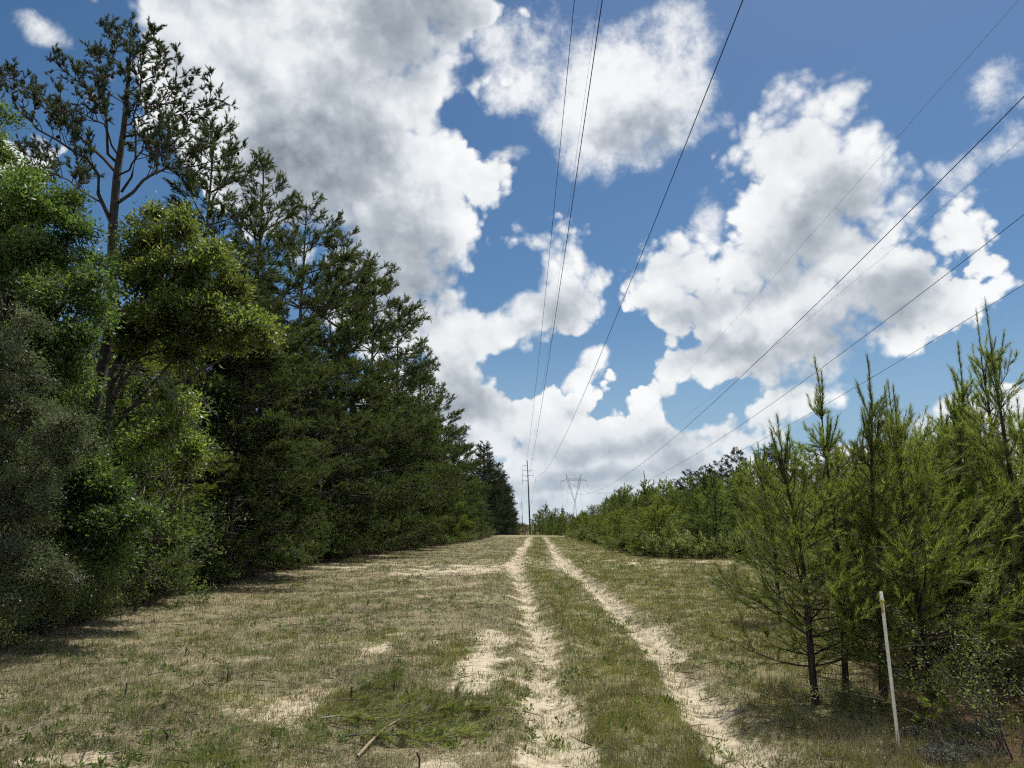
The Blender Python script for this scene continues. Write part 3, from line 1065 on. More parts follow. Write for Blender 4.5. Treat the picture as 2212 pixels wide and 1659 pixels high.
def put_pine(me2, label, x, y, H, rz, group=None, wide=1.0):
    t = thing('pine_tree', label, 'tree', on_ground(x, y), rz, (H / 14.0 * wide, H / 14.0 * wide, H / 14.0), group)
    obj('trunk', me2[0], t)
    obj('crown', me2[1], t)
    return t


r0 = np.random.default_rng(77)
for k, (px, py, d, lab) in enumerate(FR):
    d *= 1.18
    p = at_depth(px, py + 20, d)
    put_pine(pv_me[k % 5], lab, p[0], d, p[2] - float(hgt(p[0], d)), r0.normal() * 0.35, None, 1.0 if d < 70 else 1.1)
# lower, well branched pines filling the edge between the tall ones
LOW = [(-8.3, 17.3, 7.0, 'young pine with drooping lime green sprays right of the yellow green oak'), (-8.3, 21.5, 8.5, 'lower dark pine just right of the young bright pine with lime green sprays'), 
       (-6.8, 50, 8.0, 'bushy pine low in the forest edge below the three flat branches'), (-6.6, 58, 6.5, 'low yellowish pine whose skirts reach the mown grass'), (-6.2, 66, 7.5, 'yellowish pine with foliage down to the grass, near the end of the lit edge'),
       (-5.8, 73, 6.0, 'small yellowish pine standing farthest out into the clearing'), (-6.2, 82, 8.0, 'small pine closing the sunlit part of the forest edge')]
for k, (x, y, H, lab) in enumerate(LOW):
    x = float(edge_x(y)) - 0.9 + 0.5 * r0.normal()
    put_pine((pb_me if k in (0, 3, 4, 5) else pv_me)[(k * 2 + 1) % 5], lab, x, y, H, r0.normal() * 0.5, None, 1.25)
# rows standing deeper in the wood
n = 0
for (x0, step, y0, y1, hh) in ((-12.2, 5.0, 17, 100, 13.0), (-16.5, 7.0, 20, 110, 13.0), (-21.5, 9.0, 24, 110, 13.0)):
    y = y0
    while y < y1:
        x = x0 + r0.normal() * 0.7
        put_pine(pv_me[n % 5], 'pine standing deeper in the left forest, mostly hidden by the trees of its edge', x, y, min(hh, 10.0 + (y - 14) * 0.14) * r0.uniform(0.88, 1.02), r0.random() * 6.28, 'pines deep in the left forest')
        n += 1
        y += step * r0.uniform(0.75, 1.25)
# the dark far row
for k in range(15):
    y = 104 + k * 10.5 + r0.normal() * 1.5
    x = -7.6 + 0.0 * k + r0.normal() * 0.5
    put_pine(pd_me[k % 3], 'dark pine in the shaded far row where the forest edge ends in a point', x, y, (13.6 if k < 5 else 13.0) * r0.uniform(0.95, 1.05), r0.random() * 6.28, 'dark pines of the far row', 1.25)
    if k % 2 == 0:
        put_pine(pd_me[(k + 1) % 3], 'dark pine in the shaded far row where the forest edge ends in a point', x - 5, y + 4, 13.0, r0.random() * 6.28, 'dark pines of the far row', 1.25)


# ---- broadleaf trees at the near end
def lobes_from(pts, Y, flat=0.8):
    """[(px, py, radius px, dy)] -> lobes in metres about a base at (x0, Y)"""
    out = []
    for px, py, rp, dy in pts:
        c = at_depth(px, py, Y + dy)
        out.append((c, np.array([rp, rp * 1.0, rp * flat]) / FOC * (Y + dy)))
    return out


def rel(lobes, base):
    return [(np.array(c) - np.array(base), r_) for c, r_ in lobes]


b = np.array(on_ground(-9.6, 12.5))
lb = lobes_from([(-20, 300, 70, 0), (25, 390, 75, -.4), (70, 470, 85, -.8), (-30, 480, 90, 0), (110, 560, 85, -.6), (150, 640, 70, -.9), (30, 600, 95, -.8), (170, 720, 50, -1),
                 (90, 720, 90, -.8), (-10, 720, 90, -.6), (40, 820, 80, -.7), (130, 800, 60, -.8), (-20, 230, 45, .2), (160, 500, 45, -.4), (205, 600, 35, -.8)], 12.5)
plant('oak_tree', 'large mid green small leaved oak at the near left end of the forest', 'tree',
      *lobes_tree(11, rel(lb, b), [(0, 0, 0), (0.1, -.1, 1.5), (0.0, -.1, 3.2), (-.1, 0, 5.0), (-.2, 0, 6.6)], 72000, (0.085, 0.036), 0.11, 30, 0.13, 0.45),
      M['oak_bark'], M['green_oak_leaves'], tuple(b))

b = np.array(on_ground(*gnd(212, 1322)))
OY = b[1] - 0.4
lb = lobes_from([(330, 520, 62, 0), (400, 490, 40, -.2), (300, 600, 62, -.2), (400, 580, 75, -.4), (470, 545, 40, -.3), (480, 620, 50, -.4), (350, 680, 70, -.5), (270, 690, 48, 0),
                 (440, 690, 60, -.5), (520, 690, 45, -.6), (565, 725, 36, -.7), (500, 740, 34, -.6), (300, 740, 40, 0), (340, 465, 26, 0), (390, 760, 36, -.3)], OY)
otr = [np.zeros(3)] + [at_depth(px, py, OY) - b for px, py in [(222, 1150), (230, 980), (240, 806), (285, 735), (330, 660), (385, 580)]]
OAK = lobes_tree(12, rel(lb, b), otr, 42000, (0.115, 0.040), 0.12, 22, 0.10, 0.45)
oak = plant('oak_tree', 'yellow green oak bulging forward in front of the tall open pine', 'tree', *OAK, M['oak_bark'], M['yellow_oak_leaves'], tuple(b))
# bare dead limb hanging below its crown
r1 = np.random.default_rng(3)
dw = []
start = at_depth(250, 800, OY) - b
for (ex, ey, dy) in ((430, 930, -.6), (400, 900, -.8), (445, 960, -.5), (380, 960, -.9), (330, 900, -.6), (470, 900, -.3)):
    e = at_depth(ex, ey, OY + dy) - b
    tt = np.linspace(0, 1, 7)[:, None]
    p = start * (1 - tt) + e * tt + np.array([0, 0, 0.45]) * np.sin(tt * 3.14) + r1.normal(size=(7, 3)) * 0.05
    dw.append((p, 0.018 * (1 - np.linspace(0, .85, 7))))
    for j in range(7):
        q, tg = interp_poly(p, r1.uniform(.3, 1))
        dw.append((curve_pts(q, unit(tg + r1.normal(size=3) * .6), r1.uniform(.3, .9), 5, r1, .15, -.04), 0.006 * np.linspace(1, .3, 5)))
obj('dead_branch', make_mesh('dead_branch', *tubes(dw, 4), M['dead_wood'], True), oak)

b = np.array(on_ground(*gnd(290, 1325)))
lb = lobes_from([(390, 880, 42, 0), (350, 930, 40, .2), (400, 990, 42, -.2), (430, 970, 24, -.3), (310, 960, 30, .2), (360, 850, 24, 0)], b[1] - 0.3)
plant('oak_sapling', 'young oak with a sunlit yellow green tuft, under the bigger yellow green oak', 'tree', *lobes_tree(13, rel(lb, b), [(0, 0, 0), (.15, 0, .9), (.45, 0, 1.8), (.8, 0, 2.7)], 5600, (0.115, 0.044), 0.10, 20, 0.04, 0.4),
      M['oak_bark'], M['yellow_oak_leaves'], tuple(b))

b = np.array(on_ground(-8.2, 10.6))
rh = np.random.default_rng(8)
lb = lobes_from([(px + rh.normal() * 14, py + rh.normal() * 8, rp, rh.uniform(-.7, .5)) for px, py, rp in [(20, 880, 60), (90, 900, 55), (165, 905, 34), (110, 940, 60), (180, 950, 26), (-20, 950, 60), (50, 985, 60), (130, 1000, 40), (-10, 1040, 70), (70, 1050, 55), (110, 1085, 36),
                 (10, 1110, 60), (60, 1140, 40), (10, 735, 55), (75, 700, 40), (40, 770, 40), (-30, 820, 60), (70, 830, 36), (0, 1190, 60), (40, 1225, 60), (120, 1235, 40), (10, 1270, 50), (170, 1262, 20)]], 10.4, 0.36)
plant('holly_tree', 'greyish tiny leaved holly spreading low at the left edge of the forest', 'tree', *lobes_tree(14, rel(lb, b), [(0, 0, 0), (0.05, 0, .8), (0, 0, 1.6), (-.1, 0, 2.6), (-.1, 0, 3.4)], 66000, (0.040, 0.022), 0.085, 34, 0.06, 0.3, up=0.1),
      M['oak_bark'], M['grey_leaves'], tuple(b))

b = np.array(on_ground(-7.9, 11.6))
lb = lobes_from([(180, 1000, 46, .2), (150, 1060, 46, .1), (230, 1045, 42, 0), (200, 1110, 60, 0), (270, 1125, 42, -.1), (312, 1122, 26, -.2), (190, 1180, 55, 0), (150, 1150, 48, 0), (235, 1195, 40, 0)], 11.3)
plant('oak_sapling', 'small bright green oak low beside the greyish holly', 'tree', *lobes_tree(15, rel(lb, b), [(0, .2, 0), (0, .1, .5), (0.05, 0, 1.0), (0.1, 0, 1.6)], 22000, (0.085, 0.036), 0.10, 26, 0.04, 0.4),
      M['oak_bark'], M['green_oak_leaves'], tuple(b))

# understorey broadleaf masses inside the wood: dark, filling the gaps between the trunks
und = lobes_tree(21, [((0, 0, 2.6), (1.5, 1.5, 1.3)), ((0.9, 0.3, 1.6), (1.2, 1.2, 1.0)), ((-1.0, -.2, 1.5), (1.2, 1.2, 1.0)), ((0.2, -.8, 3.6), (1.0, 1.0, 0.9)), ((-.6, .6, 4.2), (.9, .9, .8))],
                 [(0, 0, 0), (0, 0, 1.2), (.1, 0, 2.5), (.1, .1, 4.0)], 9000, (0.11, 0.05), 0.28, 16, 0.06, 0.35)
um = (make_mesh('trunk', *und[0], M['oak_bark'], True), make_mesh('crown', *und[1], M['shrub_leaves']))
for k in range(34):
    y = 14 + k * 2.6 + r0.normal() * 0.8
    x = float(edge_x(y)) - 1.8 - r0.random() * 3.0
    t = thing('understorey_tree', 'dark leafy understorey tree in the shade between the pine trunks', 'tree', on_ground(x, y), r0.random() * 6.28, r0.uniform(0.8, 1.35), 'understorey trees in the left forest')
    obj('trunk', um[0], t)
    obj('crown', um[1], t)
for k in range(8):
    y = 11 + k * 1.8
    t = thing('understorey_tree', 'dark leafy understorey tree in the shade between the pine trunks', 'tree', on_ground(-12.5 - r0.random() * 2.5 - k * .1, y), r0.random() * 6.28, r0.uniform(1.2, 1.7), 'understorey trees in the left forest')
    obj('trunk', um[0], t)
    obj('crown', um[1], t)
for (x, y, s_) in [(-9.6, 13.6, .9), (-9.3, 15.2, 1.0), (-10.2, 16.4, 1.1), (-9.0, 12.4, .7), (-10.0, 18.5, 1.1), (-10.4, 20.5, 1.1)]:
    t = thing('understorey_tree', 'dark leafy understorey tree in the shade between the pine trunks', 'tree', on_ground(x, y), r0.random() * 6.28, s_, 'understorey trees in the left forest')
    obj('trunk', um[0], t)
    obj('crown', um[1], t)
# bare boles near the front, in shadow
for k, (px, d) in enumerate([(655, 22), (690, 24.5), (770, 29), (600, 20.5), (830, 37), (705, 32)]):
    g = at_depth(px, 1130, d)
    g[0] = min(g[0], float(edge_x(d)) - 1.3)
    H = 4.5 + r0.random() * 2
    tz = np.linspace(0, 1, 8)
    p = np.stack([0.25 * np.sin(tz * 2 + k) * tz, 0.1 * tz, tz * H], -1)
    ws = [(p, 0.10 * (1 - 0.8 * tz) + 0.008)]
    for j in range(12):
        q, _ = interp_poly(p, r0.uniform(.08, .6))
        a = r0.random() * 6.28
        ws.append((curve_pts(q, [math.cos(a), math.sin(a), r0.normal() * .2], r0.uniform(.5, 2.0), 6, r0, .18, -.02), 0.014 * np.linspace(1, .15, 6)))
    o = obj('bare_tree', make_mesh('bare_tree', *tubes(ws, 7), M['dark_bark'], True))
    o.location = on_ground(g[0], d)
    tag(o, 'bare shaded trunk with dead twigs showing under the pines of the forest edge', 'tree', 'bare trunks in the forest edge')

for k, (y, H) in enumerate([(18.5, 4.2), (22.5, 5.0), (27, 5.5), (33, 6), (40, 6), (15.2, 3.2)]):
    rr_ = np.random.default_rng(900 + k)
    tz = np.linspace(0, 1, 9)
    p = np.stack([0.5 * tz ** 1.5 * rr_.uniform(.2, 1), 0.2 * np.sin(tz * 3 + k), tz * H], -1)
    ws = [(p, 0.035 * (1 - 0.85 * tz) + 0.004)]
    for j in range(26):
        q, _ = interp_poly(p, rr_.uniform(.2, .98))
        a = rr_.random() * 6.28
        br_ = curve_pts(q, [math.cos(a), math.sin(a), rr_.uniform(-.2, .6)], rr_.uniform(0.5, 1.7), 7, rr_, .16, -.03)
        ws.append((br_, 0.010 * np.linspace(1, .2, 7)))
        for i in range(4):
            q2, tg2 = interp_poly(br_, rr_.uniform(.3, 1))
            ws.append((curve_pts(q2, unit(tg2 + rr_.normal(size=3) * .6), rr_.uniform(.2, .6), 4, rr_, .15, -.03), 0.005 * np.linspace(1, .3, 4)))
    o = obj('dead_sapling', make_mesh('dead_sapling', *tubes(ws, 5), M['dead_wood'], True))
    o.location = on_ground(float(edge_x(y)) - 0.7, y)
    tag(o, 'pale leafless sapling with fine dead twigs standing in the forest edge', 'tree', 'dead saplings in the forest edge')

# shrubs along the foot of the forest
sv = [shrub(200 + k, [0.8, 1.1, 0.7, 1.3][k], [0.8, 0.8, 0.9, 0.9][k], 16, 2400, [(0.05, 0.018), (0.045, 0.02), (0.06, 0.02), (0.05, 0.022)][k]) for k in range(4)]
sm = [(make_mesh('stems', *w, M['oak_bark'], True), make_mesh('foliage', *l, M['shrub_leaves'])) for w, l in sv]
sp = [(a, b_.copy()) for a, b_ in sm]
for a, b_ in sp:
    b_.materials.clear()
    b_.materials.append(M['pale_shrub_leaves'])


def put_shrub(v, label, x, y, s, group=None, pale=False):
    t = thing('shrub', label, 'shrub', on_ground(x, y), r0.random() * 6.28, s, group)
    a = (sp if pale else sm)[v]
    obj('stems', a[0], t)
    obj('foliage', a[1], t)
    return t


FS = [((280, 1290), 1, 1.0, 'rounded shrub casting a dark shadow on the mown edge, under the young oak'), ((440, 1262), 2, 0.95, 'olive shrub at the forest foot beside the yellowish low one'),
      ((505, 1258), 0, 0.75, 'low yellowish green shrub at the forest foot, brightest of its row'), ((80, 1375), 3, 0.95, 'pale leafy shrub in the lower left corner of the forest edge'),
      ((30, 1390), 0, 0.9, 'low shrub at the very left end of the forest foot'), ((170, 1340), 1, 0.8, 'dark twiggy shrub in the shade between the corner shrub and the rounded one')]
for (p, v, s, lab) in FS:
    g = gnd(*p)
    put_shrub(v, lab, g[0], g[1], s, None, v in (0, 3))
for k in range(64):
    y = 10.2 + (k / 63.0) ** 1.5 * 85 + r0.normal() * 0.3
    x = float(edge_x(y)) - 0.35 + r0.normal() * 0.3
    put_shrub(k % 4, 'leafy shrub in the dark tangled undergrowth along the foot of the left forest', x, y, r0.uniform(0.7, 1.3), 'undergrowth shrubs of the left forest', k % 3 == 0)
for k in range(26):
    y = 11 + k * 1.5 + r0.normal() * 0.4
    put_shrub(k % 4, 'leafy shrub in the dark tangled undergrowth along the foot of the left forest', float(edge_x(y)) - 1.5 + r0.normal() * 0.5, y, r0.uniform(1.4, 2.3), 'undergrowth shrubs of the left forest')
# ------------------------------------------------------------------ young pines on the right
r2 = np.random.default_rng(55)
NEAR = [
    # base px, apex px, reach, whorls, label
    ((1770, 1522), (1692, 900), 1.00, 14, 'slim young pine nearest the track, its thin trunk leaning left over the grass'),
    ((1834, 1512), (1776, 772), 0.80, 14, 'young pine with a tall narrow tip between the leaning slim pine and the white stake'),
    ((1908, 1524), (1884, 765), 0.80, 14, 'young pine with a dark bole standing directly behind the white stake'),
    ((2010, 1512), (1935, 835), 1.15, 15, 'bushiest young pine, its broad skirt filling the space right of the white stake'),
    ((2225, 1440), (2112, 664), 1.00, 15, 'tall bare tipped young pine with a dark stem near the right edge of the view'),
]
sap = []
for k, (bp, ap, reach, nw, lab) in enumerate(NEAR):
    g = gnd(*bp)
    top = at_depth(ap[0], ap[1], g[1])
    h = float(hgt(*g))
    H = (top[2] - h) * 0.86
    sap.append((k, H))
    w, c = sapling(300 + k, H, reach * [1.45, 1.3, 1.3, 1.65, 1.4][k], nw + [1, 0, 0, 3, 2][k], [0.40, 0.60, 0.5, 0.12, 0.3][k], 46, 0.080, 0.0054, (top[0] - g[0], 0.1), [.85, .6, .6, 1.05, .75][k], 6, trunk_r=[.038, .032, .04, .04, .05][k])
    if k == 0:
        nearest = None
    t = plant('young_pine', lab, 'tree', w, c, M['dark_bark'], M['sapling_needles'], (g[0], g[1], h - 0.03), 0.0)
    sap[-1] = (t, H)


def near_copy(src, bx, by, H, rz, label, group=None):
    t0, H0 = sap[src]
    return dup(t0, on_ground(bx, by), rz, H / H0, label, group)


for (bp, ap, src, lab) in [((2262, 1480), (2172, 640), 4, 'young pine cut by the right edge of the view, its tip highest of all'),
                           ((2095, 1445), (2040, 752), 2, 'young pine with an upright top between the bushiest pine and the bare tipped one'),
                           ((1690, 1345), (1650, 960), 0, 'young pine just behind the leaning slim one'),
                           ((1985, 1440), (1990, 835), 1, 'young pine behind the bushiest one with only its narrow top showing'),
                           ((2140, 1410), (2075, 800), 1, 'slender young pine in the second row just left of the bare tipped one')]:
    g = gnd(*bp)
    top = at_depth(ap[0], ap[1], g[1])
    near_copy(src, g[0], g[1], (top[2] - float(hgt(*g))) * 0.86, r2.normal() * 0.4, lab)
for (x_, y_, h_, s_) in [(5.5, 9.9, 3.0, 3), (6.2, 9.2, 2.9, 0), (6.6, 10.8, 3.3, 3)]:
    near_copy(s_, x_, y_, h_, r2.random() * 6.28, 'young pine crowded in the thicket behind the near pines on the right', 'young pines of the right thicket')
for k in range(13):
    y = 10.5 + k * 1.1 + r2.normal() * .3
    x = max(5.0 + r2.random() * 3.0 + 0.2 * k, 0.42 * y)
    near_copy([3, 1, 2, 0][k % 4], x, y, r2.uniform(2.8, 3.8), r2.random() * 6.28, 'young pine crowded in the thicket behind the near pines on the right', 'young pines of the right thicket')

# saplings farther off, simpler needles
fm = []
for k in range(4):
    w, c = sapling(400 + k, 4.4, [2.1, 1.6, 2.3, 1.7][k], 15, 0.10, 22, 0.12, 0.019, (0.1, 0.05), 0.8, [2, 5, 2, 4][k], trunk_r=.05, spire=[.6, 1.0, .55, .9][k])
    fm.append((make_mesh('trunk', *w, M['dark_bark'], True), make_mesh('crown', *c, M['far_needles'])))


fbm_ = [(a, b.copy()) for a, b in fm]
for a, b in fbm_:
    b.materials.clear()
    b.materials.append(M['sapling_needles'])


def far_sap(v, x, y, H, lab, group=None, wide=1.0, bright=False):
    s = H * 0.88 / 4.4
    t = thing('young_pine', lab, 'tree', on_ground(x, y), r2.random() * 6.28, (s * wide, s * wide, s), group)
    src = fbm_ if bright else fm
    obj('trunk', src[v][0], t)
    obj('crown', src[v][1], t)
    return t


for (bp, ty, v, wd, lab) in [((1392, 1200), 1105, 0, 1.3, 'rounded little pine standing alone in front of the right thicket'), ((1318, 1190), 1130, 1, 1.2, 'small light green pine left of the rounded little one'),
                             ((1476, 1180), 1085, 2, 1.1, 'pine with a bare stem in the middle of the right thicket edge'), ((1560, 1185), 1020, 3, 1.1, 'taller pine at the thicket edge beside the near pines'),
                             ((1432, 1172), 1090, 1, 1.1, 'small pine between the rounded little pine and the bare stemmed one')]:
    g = gnd(*bp)
    top = at_depth(bp[0], ty, g[1])
    far_sap(v, g[0], g[1], top[2] - float(hgt(*g)), lab, None, wd, True)
n = 0
GL = 'young pine in the dense thicket along the right side of the clearing'
for y in np.concatenate([np.arange(40, 80, 3.0), np.arange(80, 150, 6.0)]):
    xe = float(np.interp(y, [40, 60, 90, 120, 150], [7.6, 7.4, 6.4, 4.5, 2.5]))
    for j in range(8 if y < 80 else 6):
        x = xe + j * (1.9 + 0.012 * y) + r2.normal() * 0.8
        if j and fbm(np.array([x]), np.array([y]), 0.22, 2, 131)[0] < 0.42:
            continue
        H = 2.3 + 4.6 * fbm(np.array([x]), np.array([y]), 0.16, 2, 141)[0] * r2.uniform(.8, 1.2) + (1.2 if r2.random() < 0.14 else 0) - (1.3 if j == 0 and y < 80 else 0) + 0.014 * max(0, y - 55)
        if x / y < 0.10:                      # low growth in front of the pylon
            H = min(H, (1.8 + 0.016 * y - float(hgt(x, y))) * r2.uniform(.85, 1.0))
        far_sap(n % 4, x, y + r2.normal() * 0.8, H, GL, 'young pines of the far right thicket', 1.15 * r2.uniform(.85, 1.3), j == 0 or r2.random() < .2)
        n += 1
for k in range(18):      # between the near pines and the far thicket
    y = 24 + k * 0.95
    far_sap(k % 4, 0.30 * y + 4.5 + r2.random() * 5, y, r2.uniform(3.2, 4.4), GL, 'young pines of the far right thicket', 1.1)
# the end of the clearing
for k, (px, ty, y) in enumerate([(1165, 1098, 120), (1180, 1082, 128), (1200, 1096, 125), (1216, 1092, 130), (1233, 1108, 128), (1150, 1118, 140), (1135, 1130, 150), (1120, 1134, 165), (1165, 1112, 150), (1190, 1105, 112), (1210, 1112, 105), (1240, 1112, 100), (1262, 1102, 104), (1112, 1122, 200), (1285, 1090, 108), (1305, 1078, 112), (1330, 1072, 116), (1258, 1100, 122), (1278, 1090, 126)]):
    p = at_depth(px, ty, y)
    far_sap(k % 4, p[0], y, p[2] - float(hgt(p[0], y)), 'dark pine closing the far end of the clearing under the power lines', 'pines at the end of the clearing', 1.2)
for k, (px, ty) in enumerate([(1590, 972), (1570, 992), (1548, 1000), (1533, 1012), (1517, 1008), (1500, 1022), (1484, 1018), (1468, 1034), (1452, 1038), (1440, 1050), (1610, 990), (1640, 975), (1670, 960), (1710, 965), (1750, 970), (1790, 960), (1850, 980), (1910, 960), (1980, 970), (2050, 960), (2130, 970)]):
    y = 112 + r2.normal() * 6
    p = at_depth(px, ty, y)
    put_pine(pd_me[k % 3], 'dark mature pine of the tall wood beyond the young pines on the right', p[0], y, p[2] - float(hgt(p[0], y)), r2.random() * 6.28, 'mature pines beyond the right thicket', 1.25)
for k, (px, ty) in enumerate([(1425, 1050), (1405, 1056), (1388, 1062), (1370, 1066)]):
    y = 175 + r2.normal() * 5
    p = at_depth(px, ty, y)
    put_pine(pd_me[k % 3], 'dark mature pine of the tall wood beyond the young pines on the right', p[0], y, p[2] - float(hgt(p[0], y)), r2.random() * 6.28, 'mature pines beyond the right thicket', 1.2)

# shrubs on the right
wv = [shrub(260 + k, 0.9, 1.05, 16, 2000, (0.13, 0.05)) for k in range(2)]
wm = [(make_mesh('stems', *w, M['oak_bark'], True), make_mesh('foliage', *l, M['pale_shrub_leaves'])) for w, l in wv]


def put_weed(v, label, x, y, s, group=None):
    t = thing('shrub', label, 'shrub', on_ground(x, y), r2.random() * 6.28, s, group)
    obj('stems', wm[v % 2][0], t)
    obj('foliage', wm[v % 2][1], t)
    return t


for (p, v, s, lab, pale) in [((1590, 1300), 1, 0.75, 'grey green weedy shrub alone in the tan grass left of the near pines', True), ((1850, 1545), 0, 0.42, 'small pale leaved shrub at the foot of the trunks behind the white stake', True),
                             ((1515, 1192), 2, 1.2, 'low pale bush right of the rounded little pine', True), ((1440, 1196), 0, 1.2, 'low green bush just right of the rounded little pine', True), ((1345, 1193), 1, 1.0, 'low leafy bush left of the rounded little pine', False),
                             ((1290, 1178), 2, 1.3, 'greyish low bush where the right thicket edge turns away', True), ((1560, 1196), 3, 1.2, 'tangled low bush under the taller thicket pine', False), ((1255, 1170), 0, 1.5, 'farthest low bush of the right thicket edge', False)]:
    g = gnd(*p)
    put_shrub(v, lab, g[0], g[1], s, None, pale)
for k in range(26):
    y = 8.5 + k * 1.3
    x = float(np.interp(y, [8, 14, 20, 36, 42], [4.6, 6.5, 8.5, 11.5, 8])) + r2.random() * 2.5
    put_shrub(k % 4, 'low leafy shrub in the shaded undergrowth of the right thicket', x, y, r2.uniform(0.5, 1.0), 'undergrowth shrubs of the right thicket', k % 3 == 0)

for k in range(34):
    if k < 15:
        x, y = 7.0 + k * 0.75, 38.6 + r2.normal() * 0.6
    else:
        y = 41 + (k - 15) * 2.8
        x = float(np.interp(y, [40, 60, 90, 120], [6.6, 6.5, 5.6, 4.2])) + r2.normal() * 0.4
    put_weed(k, 'pale low weed bush along the sunny front of the far right thicket', x, y, r2.uniform(0.7, 1.35), 'weed bushes before the far right thicket')

# bush with upright wands of pale buds in the lower right corner
w, l = shrub(77, 0.95, 0.75, 18, 3200, (0.026, 0.014))
bb = on_ground(*gnd(2190, 1640))
bt = plant('shrub', 'shrub with long wands of tiny pale leaves in the lower right corner', 'shrub', w, l, M['oak_bark'], M['pale_shrub_leaves'], bb, 0.4, 1.0, None, ('stems', 'foliage'))

# grey lichen cushions about the stake
lm = plain_mat('lichen', (0.15, 0.15, 0.115), 0.95, 0, 0.35, 30)


def lichen_mesh(seed):
    r = np.random.default_rng(seed)
    P = unit(r.normal(size=(520, 3)))
    P[:, 2] = np.abs(P[:, 2])
    k = 1 + 0.25 * np.sin(P @ r.normal(size=3) * 5) + 0.2 * np.sin(P @ r.normal(size=3) * 9)
    P = P * k[:, None] * np.array([0.11, 0.11, 0.075])
    D = unit(P + r.normal(size=P.shape) * 0.06)
    P = np.repeat(P, 5, 0) + r.normal(size=(2600, 3)) * 0.006
    D = unit(np.repeat(D, 5, 0) + r.normal(size=P.shape) * 0.8)
    V, F = leaves(P, D, np.full(2600, 0.02), np.full(2600, 0.012), r)
    return V, F


lms = [make_mesh('lichen_cushion', *lichen_mesh(k), lm) for k in range(2)]
for k in range(22):
    px, py = 1965 + r2.random() * 200, 1575 + r2.random() * 90
    g = gnd(px, py)
    o = obj('lichen_cushion', lms[k % 2])
    o.location = on_ground(g[0], g[1])
    o.location.z += 0.03
    o.rotation_euler.z = r2.random() * 6.28
    s = r2.uniform(0.35, 0.95)
    o.scale = (s, s, s)
    tag(o, 'grey lichen cushion on the shaded ground right of the foot of the white stake', 'lichen', 'lichen cushions by the white stake')

# white stake with a yellow tag
g = gnd(1943, 1622)
top = at_depth(1903, 1279, g[1] - 0.02)
base = np.array([g[0], g[1], float(hgt(*g)) - 0.12])
st = thing('marker_stake', 'thin white plastic marker stake leaning left in front of the right hand pines', 'marker stake', tuple(base))
tv = top - base
n = 9
tz = np.linspace(0, 1, n)
pp = tv[None] * tz[:, None]
pole_pts = np.concatenate([pp, pp[-1:] + unit(tv) * 0.002, pp[-1:] + unit(tv) * 0.0021])
obj('pole', make_mesh('pole', *tubes([(pole_pts, np.array([.0135] * n + [.0115, .0005]))], 14), plain_mat('white_plastic', (0.80, 0.74, 0.62), 0.5, 0, 0.12, 12), True), st)
ta = tv * 0.925
tg = boxes([(ta + np.array([-0.012, -0.016, -0.02]), (0.016, 0.004, 0.085), None), (ta + np.array([0, 0, 0.03]), (0.031, 0.031, 0.022), None)])
obj('tag', make_mesh('tag', *tg, plain_mat('yellow_tape', (0.45, 0.34, 0.07), 0.6)), st)
# ------------------------------------------------------------------ power lines
steel = plain_mat('weathered_steel', (0.060, 0.055, 0.058), 0.7, 0.2)
hazed_galv = plain_mat('hazed_galvanised_steel', (0.20, 0.215, 0.235), 0.6, 0.0)  # galvanised steel, with distance haze put into its lighter bluish grey
wire_m = plain_mat('conductor', (0.045, 0.045, 0.05), 0.6, 0.3, 0.05)


def pole_thing(loc, label, s=1.0):
    t = thing('power_pole', label, 'power pole', tuple(loc), 0, s)
    Y = 255.0
    gz = float(hgt(0, Y))
    b = at_depth(1145.3, 1125, Y)
    b = np.array([b[0] + 0.12, Y, gz])
    P = lambda px, py: at_depth(px, py, Y) - b
    topp = P(1139, 994.5)
    n = 12
    tz = np.linspace(0, 1, n)
    obj('pole', make_mesh('pole', *tubes([(topp[None] * tz[:, None], 0.37 - 0.25 * tz)], 12), steel, True), t)
    f = lambda py: topp * ((P(1140, py)[2]) / topp[2])
    for (ex, ey, py) in [(1127.8, 1004.5, 1006.5), (1128, 1016, 1016), (1128, 1026.5, 1029), (1129, 1038, 1039), (1151.3, 1015, 1018), (1151.3, 1026.6, 1027.3)]:
        a, e = f(py), P(ex, ey)
        tt = np.linspace(0, 1, 4)[:, None]
        obj('cross_arm', make_mesh('cross_arm', *tubes([(a * (1 - tt) + e * tt, np.array([.09, .07, .055, .04]))], 8), steel, True), t)
    for (x0, y0, y1) in [(1127.8, 1004.5, 1045), (1151.3, 1015, 1034)]:
        a, e = P(x0, y0), P(x0 + .2, y1)
        tt = np.linspace(0, 1, 24)[:, None]
        rad = 0.03 + 0.03 * (np.arange(24) % 2)
        obj('insulator_string', make_mesh('insulator_string', *tubes([(a * (1 - tt) + e * tt, rad)], 6), hazed_galv, True), t)
    return t, b


pole1, pb = pole_thing((0, 0, 0), 'nearest tall steel power pole with six short arms, at the end of the track')
pole1.location = tuple(pb)
for (px, y, lab) in [(1129.5, 690, 'second power pole down the line, left of the nearest one and much smaller'), (1123.4, 1500, 'third power pole down the line, a tiny sliver above the far pines'), (1126.5, 2100, 'farthest power pole down the line, barely a hair above the far pines')]:
    p = at_depth(px, 1100, y)
    dup(pole1, (p[0], y, float(hgt(0, y))), 0, 1.0, lab)


